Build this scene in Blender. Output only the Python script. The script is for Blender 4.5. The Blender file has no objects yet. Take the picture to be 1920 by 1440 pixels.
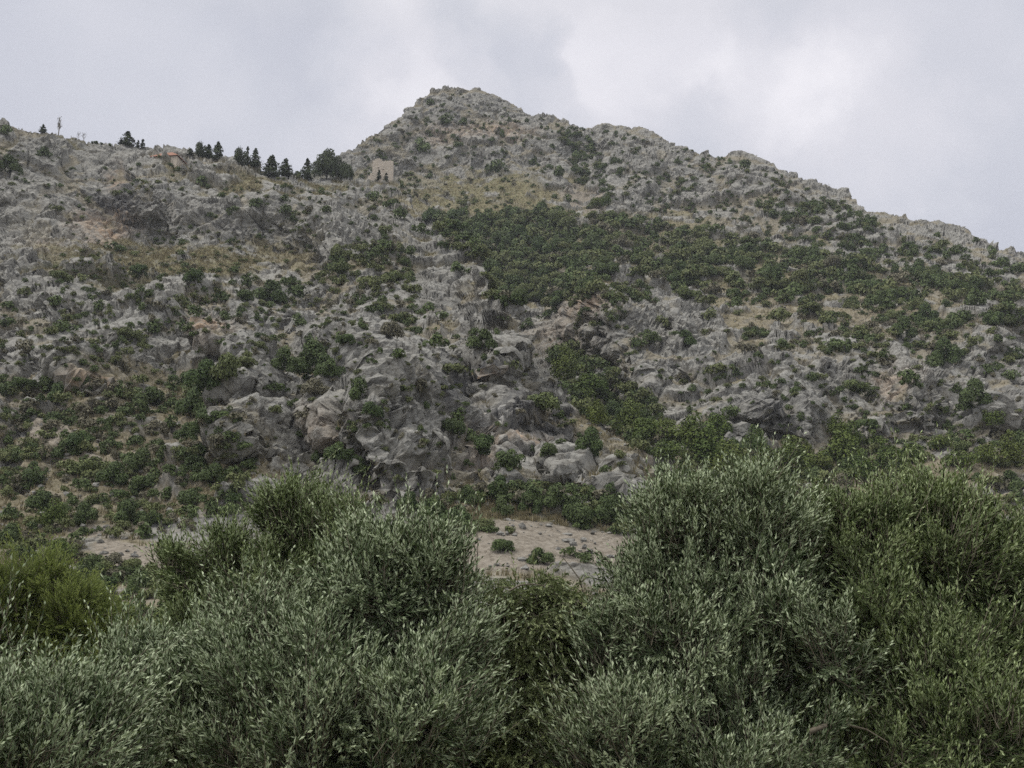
import bpy, math, random
import numpy as np
from mathutils import Vector, Matrix

# ------------------------------------------------------------------ basics
rng = np.random.default_rng(11)
random.seed(11)
scn = bpy.context.scene
COL = scn.collection
F = 2059.0                       # focal length in photograph pixels (1920 wide)
PITCH = math.radians(13.0)
CAMZ = 3.0
CP, SP = math.cos(PITCH), math.sin(PITCH)
ORG = np.array([0.0, 0.0, CAMZ])
f32 = np.float32


def at(u, v, d):
    """World point at forward distance d that the photograph shows near (u, v)."""
    u = np.asarray(u, float); v = np.asarray(v, float); d = np.asarray(d, float)
    xc = (u - 960.0) / F
    yc = (720.0 - v) / F
    t = d / (CP - yc * SP)
    return np.stack(np.broadcast_arrays(xc * t, d, CAMZ + (yc * CP + SP) * t), -1)


def tag(o, label=None, cat=None, group=None, kind=None):
    if label: o['label'] = label
    if cat: o['category'] = cat
    if group: o['group'] = group
    if kind: o['kind'] = kind
    return o


def make_mesh(name, verts, faces, k, mats=(), attrs=None, face_mat=None, smooth=False, face_attrs=None):
    """verts (n,3); faces (m,k) int array -> Mesh"""
    me = bpy.data.meshes.new(name)
    verts = np.ascontiguousarray(verts, dtype=f32)
    faces = np.ascontiguousarray(faces, dtype=np.int32)
    n, m = len(verts), len(faces)
    me.vertices.add(n)
    me.vertices.foreach_set('co', verts.ravel())
    me.loops.add(m * k)
    me.loops.foreach_set('vertex_index', faces.ravel())
    me.polygons.add(m)
    me.polygons.foreach_set('loop_start', np.arange(0, m * k, k, dtype=np.int32))
    me.polygons.foreach_set('loop_total', np.full(m, k, dtype=np.int32))
    if face_mat is not None:
        me.polygons.foreach_set('material_index', np.ascontiguousarray(face_mat, dtype=np.int32))
    me.polygons.foreach_set('use_smooth', np.full(m, bool(smooth)))
    for mt in mats: me.materials.append(mt)
    for an, av in (attrs or {}).items():
        a = me.attributes.new(an, 'FLOAT', 'POINT')
        a.data.foreach_set('value', np.ascontiguousarray(av, dtype=f32))
    for an, av in (face_attrs or {}).items():
        a = me.attributes.new(an, 'FLOAT', 'FACE')
        a.data.foreach_set('value', np.ascontiguousarray(av, dtype=f32))
    me.update(calc_edges=True)
    return me


def link(name, me, parent=None, loc=None):
    o = bpy.data.objects.new(name, me)
    COL.objects.link(o)
    if parent is not None: o.parent = parent
    if loc is not None: o.location = loc
    return o


def empty(name, loc):
    o = bpy.data.objects.new(name, None)
    COL.objects.link(o)
    o.location = loc
    o.empty_display_size = 0.5
    return o


# ------------------------------------------------------------------ noise (numpy)
_G = np.array([[1,1,0],[-1,1,0],[1,-1,0],[-1,-1,0],[1,0,1],[-1,0,1],[1,0,-1],[-1,0,-1],
               [0,1,1],[0,-1,1],[0,1,-1],[0,-1,-1],[1,1,0],[-1,1,0],[0,-1,1],[0,-1,-1]], dtype=f32)


def _hash(x, y, z, seed):
    h = (x.astype(np.uint32) * np.uint32(374761393) + y.astype(np.uint32) * np.uint32(668265263)
         + z.astype(np.uint32) * np.uint32(2246822519) + np.uint32(seed * 3266489917 & 0xffffffff))
    h = (h ^ (h >> np.uint32(13))) * np.uint32(1274126177)
    h = (h ^ (h >> np.uint32(15))) * np.uint32(2246822519)
    return h ^ (h >> np.uint32(16))


def perlin(p, seed=0):
    p = p.astype(f32)
    i = np.floor(p).astype(np.int64)
    fr = p - i
    w = fr * fr * fr * (fr * (fr * 6 - 15) + 10)
    out = np.zeros(len(p), f32)
    for dx in (0, 1):
        wx = w[:, 0] if dx else 1 - w[:, 0]
        for dy in (0, 1):
            wy = w[:, 1] if dy else 1 - w[:, 1]
            for dz in (0, 1):
                wz = w[:, 2] if dz else 1 - w[:, 2]
                g = _G[_hash(i[:, 0] + dx, i[:, 1] + dy, i[:, 2] + dz, seed) & np.uint32(15)]
                out += wx * wy * wz * (g[:, 0] * (fr[:, 0] - dx) + g[:, 1] * (fr[:, 1] - dy) + g[:, 2] * (fr[:, 2] - dz))
    return out


def fbm(p, octs=4, seed=0):
    s = np.zeros(len(p), f32); a = 1.0; q = p
    for o in range(octs):
        s += a * perlin(q, seed + o); a *= 0.5; q = q * 2.03 + 7.1
    return s


def worley(p, seed=0):
    """F1 and F2 distances"""
    p = p.astype(f32)
    i = np.floor(p).astype(np.int64)
    fr = p - i
    f1 = np.full(len(p), 9, f32); f2 = np.full(len(p), 9, f32)
    for dx in (-1, 0, 1):
        for dy in (-1, 0, 1):
            for dz in (-1, 0, 1):
                h = _hash(i[:, 0] + dx, i[:, 1] + dy, i[:, 2] + dz, seed)
                ex = dx + (h & np.uint32(1023)).astype(f32) / 1023 - fr[:, 0]
                ey = dy + ((h >> np.uint32(10)) & np.uint32(1023)).astype(f32) / 1023 - fr[:, 1]
                ez = dz + ((h >> np.uint32(20)) & np.uint32(1023)).astype(f32) / 1023 - fr[:, 2]
                d = ex * ex + ey * ey + ez * ez
                f2 = np.minimum(f2, np.maximum(f1, d))
                f1 = np.minimum(f1, d)
    return np.sqrt(f1), np.sqrt(f2)


def facets(p, seed=0):
    """blocky broken rock: every Voronoi cell is a tilted plane with its own step; also the distance to the joint"""
    p = p.astype(f32)
    i = np.floor(p).astype(np.int64)
    fr = p - i
    f1 = np.full(len(p), 9, f32); f2 = np.full(len(p), 9, f32); hb = np.zeros(len(p), np.uint32)
    bx = np.zeros(len(p), f32); by = bx.copy(); bz = bx.copy()
    for dx in (-1, 0, 1):
        for dy in (-1, 0, 1):
            for dz in (-1, 0, 1):
                h = _hash(i[:, 0] + dx, i[:, 1] + dy, i[:, 2] + dz, seed)
                ex = dx + (h & np.uint32(1023)).astype(f32) / 1023 - fr[:, 0]
                ey = dy + ((h >> np.uint32(10)) & np.uint32(1023)).astype(f32) / 1023 - fr[:, 1]
                ez = dz + ((h >> np.uint32(20)) & np.uint32(1023)).astype(f32) / 1023 - fr[:, 2]
                d = ex * ex + ey * ey + ez * ez
                c = d < f1
                f2 = np.minimum(f2, np.where(c, f1, d))
                f1 = np.where(c, d, f1); hb = np.where(c, h, hb)
                bx = np.where(c, ex, bx); by = np.where(c, ey, by); bz = np.where(c, ez, bz)
    g = (hb * np.uint32(2654435761)) ^ (hb >> np.uint32(7))
    r = lambda k: ((g >> np.uint32(k)) & np.uint32(255)).astype(f32) / 127.5 - 1
    hgt = bx * r(0) + by * r(8) + bz * r(16) + 0.55 * r(24)
    return hgt, np.sqrt(f2) - np.sqrt(f1), r(4)


def sstep(a, b, x):
    t = np.clip((x - a) / (b - a), 0, 1)
    return t * t * (3 - 2 * t)


# ------------------------------------------------------------------ materials
def new_mat(name):
    m = bpy.data.materials.new(name)
    m.use_nodes = True
    nt = m.node_tree
    for n in list(nt.nodes): nt.nodes.remove(n)
    return m, nt, nt.nodes, nt.links


def ramp(N, L, src, stops):
    r = N.new('ShaderNodeValToRGB')
    e = r.color_ramp.elements
    while len(e) < len(stops): e.new(0.5)
    for el, (p, c) in zip(e, stops):
        el.position = p
        el.color = (c[0], c[1], c[2], 1) if isinstance(c, (tuple, list)) else (c, c, c, 1)
    L.new(src, r.inputs[0])
    return r.outputs[0]


def mix(N, L, fac, a, b, mode='MIX'):
    m = N.new('ShaderNodeMix'); m.data_type = 'RGBA'; m.blend_type = mode
    def put(sock, val):
        if isinstance(val, (int, float)): sock.default_value = val
        elif isinstance(val, tuple): sock.default_value = (val[0], val[1], val[2], 1)
        else: L.new(val, sock)
    put(m.inputs[0], fac); put(m.inputs[6], a); put(m.inputs[7], b)
    return m.outputs[2]


def math_n(N, L, op, a, b=None, clamp=False):
    m = N.new('ShaderNodeMath'); m.operation = op; m.use_clamp = clamp
    for s, v in zip(m.inputs, (a, b)):
        if v is None: continue
        if isinstance(v, (int, float)): s.default_value = v
        else: L.new(v, s)
    return m.outputs[0]


def noise(N, L, vec, scale, detail=4, rough=0.6, dist=0.0):
    n = N.new('ShaderNodeTexNoise')
    n.inputs['Scale'].default_value = scale
    n.inputs['Detail'].default_value = detail
    n.inputs['Roughness'].default_value = rough
    n.inputs['Distortion'].default_value = dist
    if vec is not None: L.new(vec, n.inputs['Vector'])
    return n.outputs[0]


def attr(N, name):
    a = N.new('ShaderNodeAttribute'); a.attribute_name = name
    return a.outputs['Fac']


def mapping(N, L, vec, scale):
    m = N.new('ShaderNodeMapping'); m.inputs['Scale'].default_value = scale
    L.new(vec, m.inputs['Vector'])
    return m.outputs[0]


def terrain_material():
    m, nt, N, L = new_mat('limestone_slope')
    out = N.new('ShaderNodeOutputMaterial'); b = N.new('ShaderNodeBsdfPrincipled')
    b.inputs['Roughness'].default_value = 0.9
    b.inputs['Specular IOR Level'].default_value = 0.15
    L.new(b.outputs[0], out.inputs[0])
    co = N.new('ShaderNodeTexCoord').outputs['Object']
    # weathered limestone
    n1 = noise(N, L, co, 0.11, 5, 0.6)
    n2 = noise(N, L, co, 0.9, 6, 0.7)
    n3 = noise(N, L, co, 4.0, 5, 0.7)
    rock = ramp(N, L, n2, [(0.32, (0.150, 0.147, 0.136)), (0.46, (0.245, 0.241, 0.226)), (0.68, (0.315, 0.311, 0.294))])
    rock = mix(N, L, ramp(N, L, n1, [(0.35, 0.0), (0.65, 0.7)]), rock, (0.36, 0.325, 0.275), 'MULTIPLY') if False else rock
    rock = mix(N, L, ramp(N, L, n1, [(0.42, 0.0), (0.68, 0.40)]), rock, (0.225, 0.214, 0.190))
    # dirt and black lichen sitting in the joints
    cv = N.new('ShaderNodeTexCoord').outputs['Object']
    wv0 = N.new('ShaderNodeVectorMath'); wv0.operation = 'ADD'
    nz = N.new('ShaderNodeTexNoise'); nz.inputs['Scale'].default_value = 0.7; nz.inputs['Detail'].default_value = 4; L.new(cv, nz.inputs['Vector'])
    L.new(cv, wv0.inputs[0]); L.new(nz.outputs['Color'], wv0.inputs[1])
    for sc0, amt in ((0.30, 0.9), (0.95, 0.75)):
        vo = N.new('ShaderNodeTexVoronoi'); vo.feature = 'DISTANCE_TO_EDGE'; vo.inputs['Scale'].default_value = sc0
        L.new(mapping(N, L, wv0.outputs[0], (1, 1, 1.35)), vo.inputs['Vector'])
        k = math_n(N, L, 'MULTIPLY', ramp(N, L, vo.outputs['Distance'], [(0.0, 1.0), (0.085, 0.0)]), ramp(N, L, n2, [(0.4, amt), (0.62, amt * 0.25)]))
        rock = mix(N, L, k, rock, (0.075, 0.07, 0.062))
    # black lichen and algae blotches
    clean = math_n(N, L, 'SUBTRACT', 1.0, math_n(N, L, 'MULTIPLY', attr(N, 'face'), 0.55))
    rock = mix(N, L, math_n(N, L, 'MULTIPLY', clean, ramp(N, L, n3, [(0.57, 0.0), (0.70, 0.6)])), rock, (0.11, 0.107, 0.095))
    # water streaks down the overhanging faces
    st = noise(N, L, mapping(N, L, co, (1.0, 0.6, 0.07)), 1.3, 4, 0.65)
    dk = math_n(N, L, 'MULTIPLY', attr(N, 'dark'), ramp(N, L, st, [(0.36, 0.25), (0.56, 1.0)]))
    rock = mix(N, L, math_n(N, L, 'MULTIPLY', attr(N, 'stain'), ramp(N, L, noise(N, L, co, 0.5, 4), [(0.36, 0.1), (0.56, 0.85)])), rock, (0.38, 0.27, 0.18))
    rock = mix(N, L, dk, rock, (0.085, 0.085, 0.088))
    wst = noise(N, L, mapping(N, L, co, (1.6, 0.8, 0.05)), 1.1, 3, 0.5)
    rock = mix(N, L, math_n(N, L, 'MULTIPLY', attr(N, 'white'), ramp(N, L, wst, [(0.55, 0.0), (0.60, 1.0)])), rock, (0.46, 0.45, 0.43))
    # soil with dry grass and stones
    s1 = noise(N, L, co, 0.55, 6, 0.75)
    soil = ramp(N, L, s1, [(0.30, (0.075, 0.072, 0.038)), (0.44, (0.165, 0.142, 0.092)), (0.56, (0.225, 0.196, 0.142)), (0.68, (0.28, 0.262, 0.22))])
    grass = ramp(N, L, noise(N, L, co, 0.8, 5, 0.7), [(0.34, (0.07, 0.082, 0.032)), (0.48, (0.155, 0.142, 0.074)), (0.66, (0.225, 0.192, 0.115))])
    soil = mix(N, L, attr(N, 'grassy'), soil, grass)
    sc = ramp(N, L, noise(N, L, co, 1.4, 7, 0.85), [(0.36, (0.11, 0.088, 0.064)), (0.5, (0.215, 0.182, 0.142)), (0.66, (0.30, 0.268, 0.228))])
    vs = N.new('ShaderNodeTexVoronoi'); vs.inputs['Scale'].default_value = 3.2; L.new(co, vs.inputs['Vector'])
    sc = mix(N, L, 0.45, sc, ramp(N, L, vs.outputs['Color'], [(0.15, (0.10, 0.092, 0.08)), (0.85, (0.30, 0.278, 0.246))]))
    colr = mix(N, L, attr(N, 'soil'), rock, soil)
    colr = mix(N, L, attr(N, 'scree'), colr, sc)
    L.new(colr, b.inputs['Base Color'])
    bp = N.new('ShaderNodeBump'); bp.inputs['Strength'].default_value = 0.6; bp.inputs['Distance'].default_value = 0.25
    h = math_n(N, L, 'ADD', noise(N, L, co, 1.6, 8, 0.7), math_n(N, L, 'MULTIPLY', n3, 0.5))
    L.new(h, bp.inputs['Height']); L.new(bp.outputs[0], b.inputs['Normal'])
    return m


def foliage_material(name, dark, light, rand=0.35, trans=0.0, brown=None):
    m, nt, N, L = new_mat(name)
    out = N.new('ShaderNodeOutputMaterial'); b = N.new('ShaderNodeBsdfPrincipled')
    b.inputs['Roughness'].default_value = 0.65
    b.inputs['Specular IOR Level'].default_value = 0.2
    c = mix(N, L, attr(N, 'tint'), dark, light)
    oi = N.new('ShaderNodeObjectInfo').outputs['Random']
    c = mix(N, L, math_n(N, L, 'MULTIPLY', oi, rand), c, brown or (0.085, 0.075, 0.04))
    L.new(c, b.inputs['Base Color'])
    if trans:
        t = N.new('ShaderNodeBsdfTranslucent'); L.new(c, t.inputs['Color'])
        ms = N.new('ShaderNodeMixShader'); ms.inputs[0].default_value = trans
        L.new(b.outputs[0], ms.inputs[1]); L.new(t.outputs[0], ms.inputs[2]); L.new(ms.outputs[0], out.inputs[0])
    else:
        L.new(b.outputs[0], out.inputs[0])
    return m


def olive_material(name, top_d, top_l, under_d, under_l, trans=0.18):
    m, nt, N, L = new_mat(name)
    out = N.new('ShaderNodeOutputMaterial'); b = N.new('ShaderNodeBsdfPrincipled')
    b.inputs['Roughness'].default_value = 0.5
    b.inputs['Specular IOR Level'].default_value = 0.22
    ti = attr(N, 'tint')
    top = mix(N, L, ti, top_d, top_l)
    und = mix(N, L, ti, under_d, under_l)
    g = N.new('ShaderNodeNewGeometry')
    c = mix(N, L, g.outputs['Backfacing'], top, und)
    L.new(c, b.inputs['Base Color'])
    t = N.new('ShaderNodeBsdfTranslucent'); L.new(c, t.inputs['Color'])
    ms = N.new('ShaderNodeMixShader'); ms.inputs[0].default_value = trans
    L.new(b.outputs[0], ms.inputs[1]); L.new(t.outputs[0], ms.inputs[2]); L.new(ms.outputs[0], out.inputs[0])
    return m


def bark_material(name, a, c):
    m, nt, N, L = new_mat(name)
    out = N.new('ShaderNodeOutputMaterial'); b = N.new('ShaderNodeBsdfPrincipled')
    b.inputs['Roughness'].default_value = 0.9
    co = N.new('ShaderNodeTexCoord').outputs['Object']
    n = noise(N, L, mapping(N, L, co, (6, 6, 1.5)), 3.0, 5, 0.7)
    L.new(ramp(N, L, n, [(0.35, a), (0.65, c)]), b.inputs['Base Color'])
    bp = N.new('ShaderNodeBump'); bp.inputs['Strength'].default_value = 0.7; bp.inputs['Distance'].default_value = 0.03
    L.new(n, bp.inputs['Height']); L.new(bp.outputs[0], b.inputs['Normal'])
    L.new(b.outputs[0], out.inputs[0])
    return m


M_TERR = terrain_material()
M_SHRUB = foliage_material('evergreen_shrub_leaves', (0.033, 0.058, 0.018), (0.104, 0.152, 0.050), 0.42, brown=(0.12, 0.14, 0.06))
M_OLIVEGREEN = foliage_material('olive_green_shrub_leaves', (0.056, 0.078, 0.026), (0.150, 0.185, 0.068), 0.42, brown=(0.17, 0.165, 0.08))
M_BROWN = foliage_material('dry_shrub_twigs', (0.10, 0.098, 0.062), (0.22, 0.208, 0.145), 0.3, brown=(0.10, 0.08, 0.06))
M_PINE = foliage_material('pine_needles', (0.044, 0.076, 0.016), (0.130, 0.180, 0.044), 0.4, brown=(0.15, 0.155, 0.04))
M_CONIFER = foliage_material('cypress_needles', (0.030, 0.044, 0.019), (0.085, 0.110, 0.050), 0.2, brown=(0.03, 0.03, 0.016))
M_YELLOW = foliage_material('yellow_green_sprays', (0.10, 0.135, 0.034), (0.28, 0.335, 0.105), 0.0, trans=0.25)
M_DRYGRASS = foliage_material('dry_grass_blades', (0.14, 0.122, 0.066), (0.26, 0.222, 0.135), 0.0)
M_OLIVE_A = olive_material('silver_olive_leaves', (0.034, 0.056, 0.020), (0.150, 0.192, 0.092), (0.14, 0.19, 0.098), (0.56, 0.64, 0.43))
M_OLIVE_B = olive_material('green_olive_leaves', (0.034, 0.055, 0.016), (0.150, 0.195, 0.066), (0.12, 0.165, 0.066), (0.43, 0.51, 0.27))
M_OLIVE_C = olive_material('dull_olive_leaves', (0.048, 0.066, 0.020), (0.145, 0.18, 0.058), (0.12, 0.15, 0.068), (0.32, 0.37, 0.18))
M_BARK = bark_material('olive_bark', (0.055, 0.045, 0.035), (0.15, 0.125, 0.10))
M_TWIG = bark_material('twig_bark', (0.10, 0.085, 0.06), (0.19, 0.165, 0.125))
# ------------------------------------------------------------------ terrain
def tps(ctrl):
    c = np.array(ctrl, float)
    X = c[:, :2] / 500.0; y = np.log(c[:, 2])
    def K(a, b):
        r2 = ((a[:, None, :] - b[None, :, :]) ** 2).sum(-1)
        return 0.5 * r2 * np.log(r2 + 1e-12)
    n = len(X)
    A = np.zeros((n + 3, n + 3)); A[:n, :n] = K(X, X) + 0.002 * np.eye(n)
    A[:n, n] = 1; A[:n, n + 1:] = X; A[n, :n] = 1; A[n + 1:, :n] = X.T
    w = np.linalg.solve(A, np.concatenate([y, np.zeros(3)]))
    def f(u, v):
        q = np.stack([u.ravel(), v.ravel()], -1) / 500.0
        out = np.empty(len(q))
        for s in range(0, len(q), 100000):
            qq = q[s:s + 100000]
            out[s:s + 100000] = K(qq, X) @ w[:n] + w[n] + qq @ w[n + 1:]
        return np.exp(out).reshape(u.shape)
    return f


FRONT_CREST = [(-520,140),(-300,176),(0,231),(60,243),(130,259),(200,272),(280,284),(340,293),(400,303),(460,313),(520,327),
               (590,335),(650,335),(700,341),(745,346),(772,380),(800,420),(850,458),(870,474),(888,492),(910,530),(930,562),
               (960,598),(990,626),(1010,655),(1030,690),(1050,726),(1075,764),(1105,797),(1150,833),(1215,863),(1235,907),(1290,1000),(1400,1120),(1500,1200)]
BACK_CREST = [(-520,640),(300,440),(520,360),(600,318),(640,291),(680,262),(715,241),(750,223),(775,200),(800,181),(820,171),(840,168),(870,168),
              (900,170),(925,177),(950,190),(985,205),(1010,214),(1060,224),(1105,235),(1128,230),(1180,240),(1200,237),(1235,254),
              (1260,267),(1310,289),(1350,295),(1370,289),(1410,292),(1440,304),(1475,327),(1500,332),(1545,347),(1580,354),
              (1605,374),(1622,397),(1640,394),(1680,404),(1725,419),(1750,414),(1790,420),(1840,442),(1880,464),(1920,477),
              (2000,510),(2150,560),(2440,640)]
FRONT_D = [(-520,1190,62),(0,1190,64),(500,1190,66),(1000,1190,66),(1400,1190,74),(-520,1000,86),(0,1000,88),(300,1000,88),(600,1000,90),(900,1000,86),
           (1150,1000,92),(1300,1100,80),(0,850,112),(300,850,113),(600,860,109),(770,945,96),(770,750,104),(950,850,112),
           (1100,830,122),(1200,900,108),(0,720,142),(300,720,142),(560,720,136),(900,720,140),(1030,700,152),(-520,540,188),(0,540,190),
           (300,540,190),(600,560,184),(850,560,182),(905,560,171),(-200,505,206),(0,505,206),(300,505,211),(600,505,200),(-200,462,234),(0,462,235),(300,462,240),(520,462,236),(780,450,226),
           (0,350,243),(300,350,249),(520,372,247),(620,385,252),(770,700,119),(500,745,114),(500,705,130),(930,690,121),(930,655,139),(210,655,144),(210,628,156),(410,668,150),(410,592,157),(410,570,170),(-520,140,255),(0,235,262),(300,285,300),(600,335,302),(745,345,310),(860,470,213),(985,620,149),
           (300,1300,50),(1300,1300,55)]
BACK_D = [(1200,1190,82),(1400,1100,93),(1920,1190,86),(2440,1190,86),(1400,980,113),(1920,980,117),(2440,980,120),(1250,880,132),(1500,880,142),
          (1920,880,142),(1420,815,155),(1420,715,163),(1420,685,181),(1120,650,206),(1120,562,214),(1120,532,240),(1700,800,158),(1700,700,170),(1900,780,165),(1100,700,192),(1300,700,190),(1700,660,196),(1900,650,206),(1100,570,246),
          (1500,560,250),(1900,560,252),(900,480,305),(1200,480,305),(1500,490,292),(1900,510,287),(900,390,352),(1200,390,352),
          (1500,420,330),(1900,480,306),(700,330,378),(850,330,388),(1050,330,388),(1400,350,366),(860,164,445),(1200,236,420),
          (1410,290,392),(1700,405,348),(1920,475,318),(2440,640,270),(640,290,388),(600,800,300),(600,1190,260),(0,600,430),
          (300,440,430),(-520,640,430),(0,1190,330),(1500,1300,58)]

# local buttresses (+) and recesses (-): u, v, ru, rv, metres, angle in degrees
FRONT_BUMPS = [(795,838,70,108,6.5,-8),(660,805,66,62,5,0),(520,785,75,62,5,0),(880,760,22,80,-3,-12),(985,765,92,78,5,0),(1012,700,32,42,3.5,0),
               (1065,800,52,28,3,20),(1140,890,108,42,6,10),(715,952,74,44,5,15),(410,628,42,38,4.5,0),(212,688,76,40,5,0),
               (80,440,92,95,5,0),(330,405,64,36,3,0),(500,412,66,46,4,0),(640,430,60,48,4,0),(742,432,40,42,4.5,0),
               (640,632,60,40,3.5,15),(880,655,62,36,3,10),(205,415,42,32,-2.6,0),(215,330,30,22,-2.5,0),
               (920,718,40,8,-2.4,0),(560,620,40,30,2,0),(740,480,50,26,3,0),(60,650,90,40,2.5,0),
               (700,645,40,55,3,0),(520,500,50,14,2,0),(480,650,60,30,2.5,0),(120,560,60,25,2.5,0),(960,905,50,40,2.5,0),
               (250,1042,100,28,.3,15)]
BACK_BUMPS = [(1282,600,38,46,5.5,0),(1295,662,44,46,5,0),(1120,600,72,48,6,0),(1420,785,112,34,5,0),(1210,690,62,34,4,0),(1730,740,50,62,5,0),
              (1370,466,48,11,3.5,0),(1130,720,55,95,-7,-30),(1175,330,62,75,4.5,0),(1098,310,36,75,-6,0),(860,235,80,60,5,0),
              (760,270,50,40,4,0),(940,290,60,30,4,0),(1430,350,70,40,3,25),(1560,405,60,30,3,25),(1700,455,60,26,2.5,25),
              (1600,650,90,50,4,0),(1500,700,60,40,3,0),(1850,640,70,36,4,-25),(1880,770,40,45,4,0),(1330,720,40,40,3,0),
              (1640,790,50,26,3,0),(1885,790,24,30,-4,0),(1690,580,50,16,2.5,0),(1450,530,60,16,2.5,0),(1250,340,60,50,4,0),
              (830,370,60,14,2,0),(1280,420,60,20,2,0),(1800,600,60,20,3,-20)]


def blobs(u, v, lst, power=1.6):
    """sum of soft-edged plateaus"""
    out = np.zeros(u.shape, f32)
    for b in lst:
        cu, cv, ru, rv, a = b[:5]
        an = math.radians(b[5]) if len(b) > 5 else 0
        du = u - cu; dv = v - cv
        x = (du * math.cos(an) + dv * math.sin(an)) / ru
        y = (-du * math.sin(an) + dv * math.cos(an)) / rv
        r2 = x * x + y * y
        out += (a * np.exp(-np.minimum(r2, 9.0) ** power)).astype(f32)
    return out


# what covers the rock: u, v, ru, rv, strength, angle
SOIL = [(120,880,180,110,.9),(300,820,170,90,.9),(330,900,130,70,.8),(60,960,130,90,.9),(250,1000,160,40,.8),(420,880,80,60,.7),
        (150,730,170,30,.75),(40,1060,120,60,.9),(300,1130,220,60,.9),(330,745,80,40,.8),
        (300,490,230,34,.95),(520,490,150,28,.8),(160,510,90,34,.9),(380,330,180,26,.6),(600,350,90,18,.6),(480,345,60,18,.6),(150,268,80,14,.7),
        (900,975,46,46,1.0,-20),(985,975,80,20,.9,15),(1110,1010,60,18,.8,15),(1010,1060,120,24,.5),
        (900,352,150,40,.85),(1000,360,70,24,.8),(800,385,60,20,.7),(960,395,150,22,.6),(850,345,50,14,.5),
        (1000,440,190,44,.9),(1250,450,200,44,.9),(1500,500,190,34,.85),(1780,545,160,34,.85),(1030,520,140,40,.85),
        (1400,580,130,46,.75,15),(1540,570,130,40,.75),(1640,600,120,30,.7),(1750,610,120,24,.6),(1060,460,120,30,.9),
        (1350,880,150,50,.9),(1550,880,180,50,.9),(1800,880,170,50,.85),(1500,960,200,50,.9),(1750,980,200,60,.9),(1450,920,60,24,1),
        (1130,760,60,70,.85,-35),(1190,820,70,40,.85,30),(860,930,60,36,.7),(1050,950,140,40,.8),
        (720,375,40,20,.5),(830,620,70,24,.5),(620,540,80,30,.6),(700,520,60,26,.7),(400,690,70,40,.6),(560,690,90,18,.7),
        (460,770,60,22,.4),(1090,320,26,60,.5),(1390,610,60,14,.5)]
GRASSY = [(300,490,260,40,1),(900,352,160,42,1),(1000,440,300,60,.9),(1400,500,400,60,.7),(620,350,120,24,.8),(900,975,50,50,.9),(985,975,90,24,.7),(150,268,90,18,.9),(160,510,100,34,1),(450,340,160,26,.7),(1260,1010,400,120,.5)]
SCREE = [(1092,365,40,18,.95,10),(250,1040,110,32,1,14),(330,1068,60,16,.9,14),(930,1045,90,22,.9,12),(1050,1010,100,16,.7,14),(1080,1060,70,22,.8),
         (170,850,60,14,.6,40),(985,1032,185,50,1,8),(1090,1010,80,26,.8,14),(330,890,24,50,.6,-15),(90,800,40,30,.5,30),(1200,835,60,9,.8,35),(1130,1050,60,30,.6),(360,800,40,12,.5),(200,760,40,12,.4)]
STAIN = [(205,420,44,34,.9),(215,335,16,18,.7),(425,628,30,30,.8,-30),(1115,585,40,26,.55),(205,725,26,8,.9),(930,722,40,6,.9),(1000,835,50,12,.7),(950,250,60,14,.5),
         (1885,785,14,20,.9),(1680,720,40,20,.45),(120,480,40,20,.3),(660,830,60,40,.2),(1050,640,60,40,.25),(860,260,70,18,.35),(900,850,30,40,.4,-20)]
DARK = [(205,404,40,26,.45),(195,368,50,16,.6),(240,420,30,30,.5),(990,808,75,28,.8),(900,770,24,50,.6),(1060,800,40,20,.6),(840,740,24,70,.7,-10),(1470,790,44,26,.8),(1395,770,40,24,.35),
        (1740,775,36,24,.5),(1880,765,30,26,.9),(260,380,60,20,.5),(420,420,30,30,.4),(920,712,46,9,1),(860,225,40,16,.45),(1600,620,60,14,.4),(230,340,30,20,.6),(70,530,30,40,.4),(1420,700,60,14,.4),(520,640,40,20,.3),(290,740,60,14,.3)]
FACES = [(60,420,100,110,1),(330,405,120,45,1),(480,420,110,40,1),(650,430,60,45,1),(742,435,40,40,1),(780,850,75,110,1),(960,770,90,70,1),(650,800,65,60,1),(520,790,75,55,1),
         (415,628,45,38,1),(212,690,75,35,1),(1420,770,110,45,1),(1290,610,40,50,1),(1120,600,70,45,1),(1740,740,50,60,1),(1600,700,80,50,.8),(1140,885,90,38,.8),(1200,330,60,70,.7)]
WHITE = [(970,815,50,22,.7),(925,800,24,18,.6)]


def interp_crest(pts, u):
    p = np.array(pts, float)
    # smooth-ish: linear interpolation is fine, the relief breaks it up
    return np.interp(u, p[:, 0], p[:, 1])


def outcrops(p, seed):
    w_ = p + 5.0 * np.stack([perlin(p / 16, seed + 31), perlin(p / 16 + 5.2, seed + 32), perlin(p / 16 + 9.7, seed + 33)], -1)
    h, j, t = facets(w_ / np.array([19, 24, 15], f32), seed + 34)
    return h, j


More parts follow.
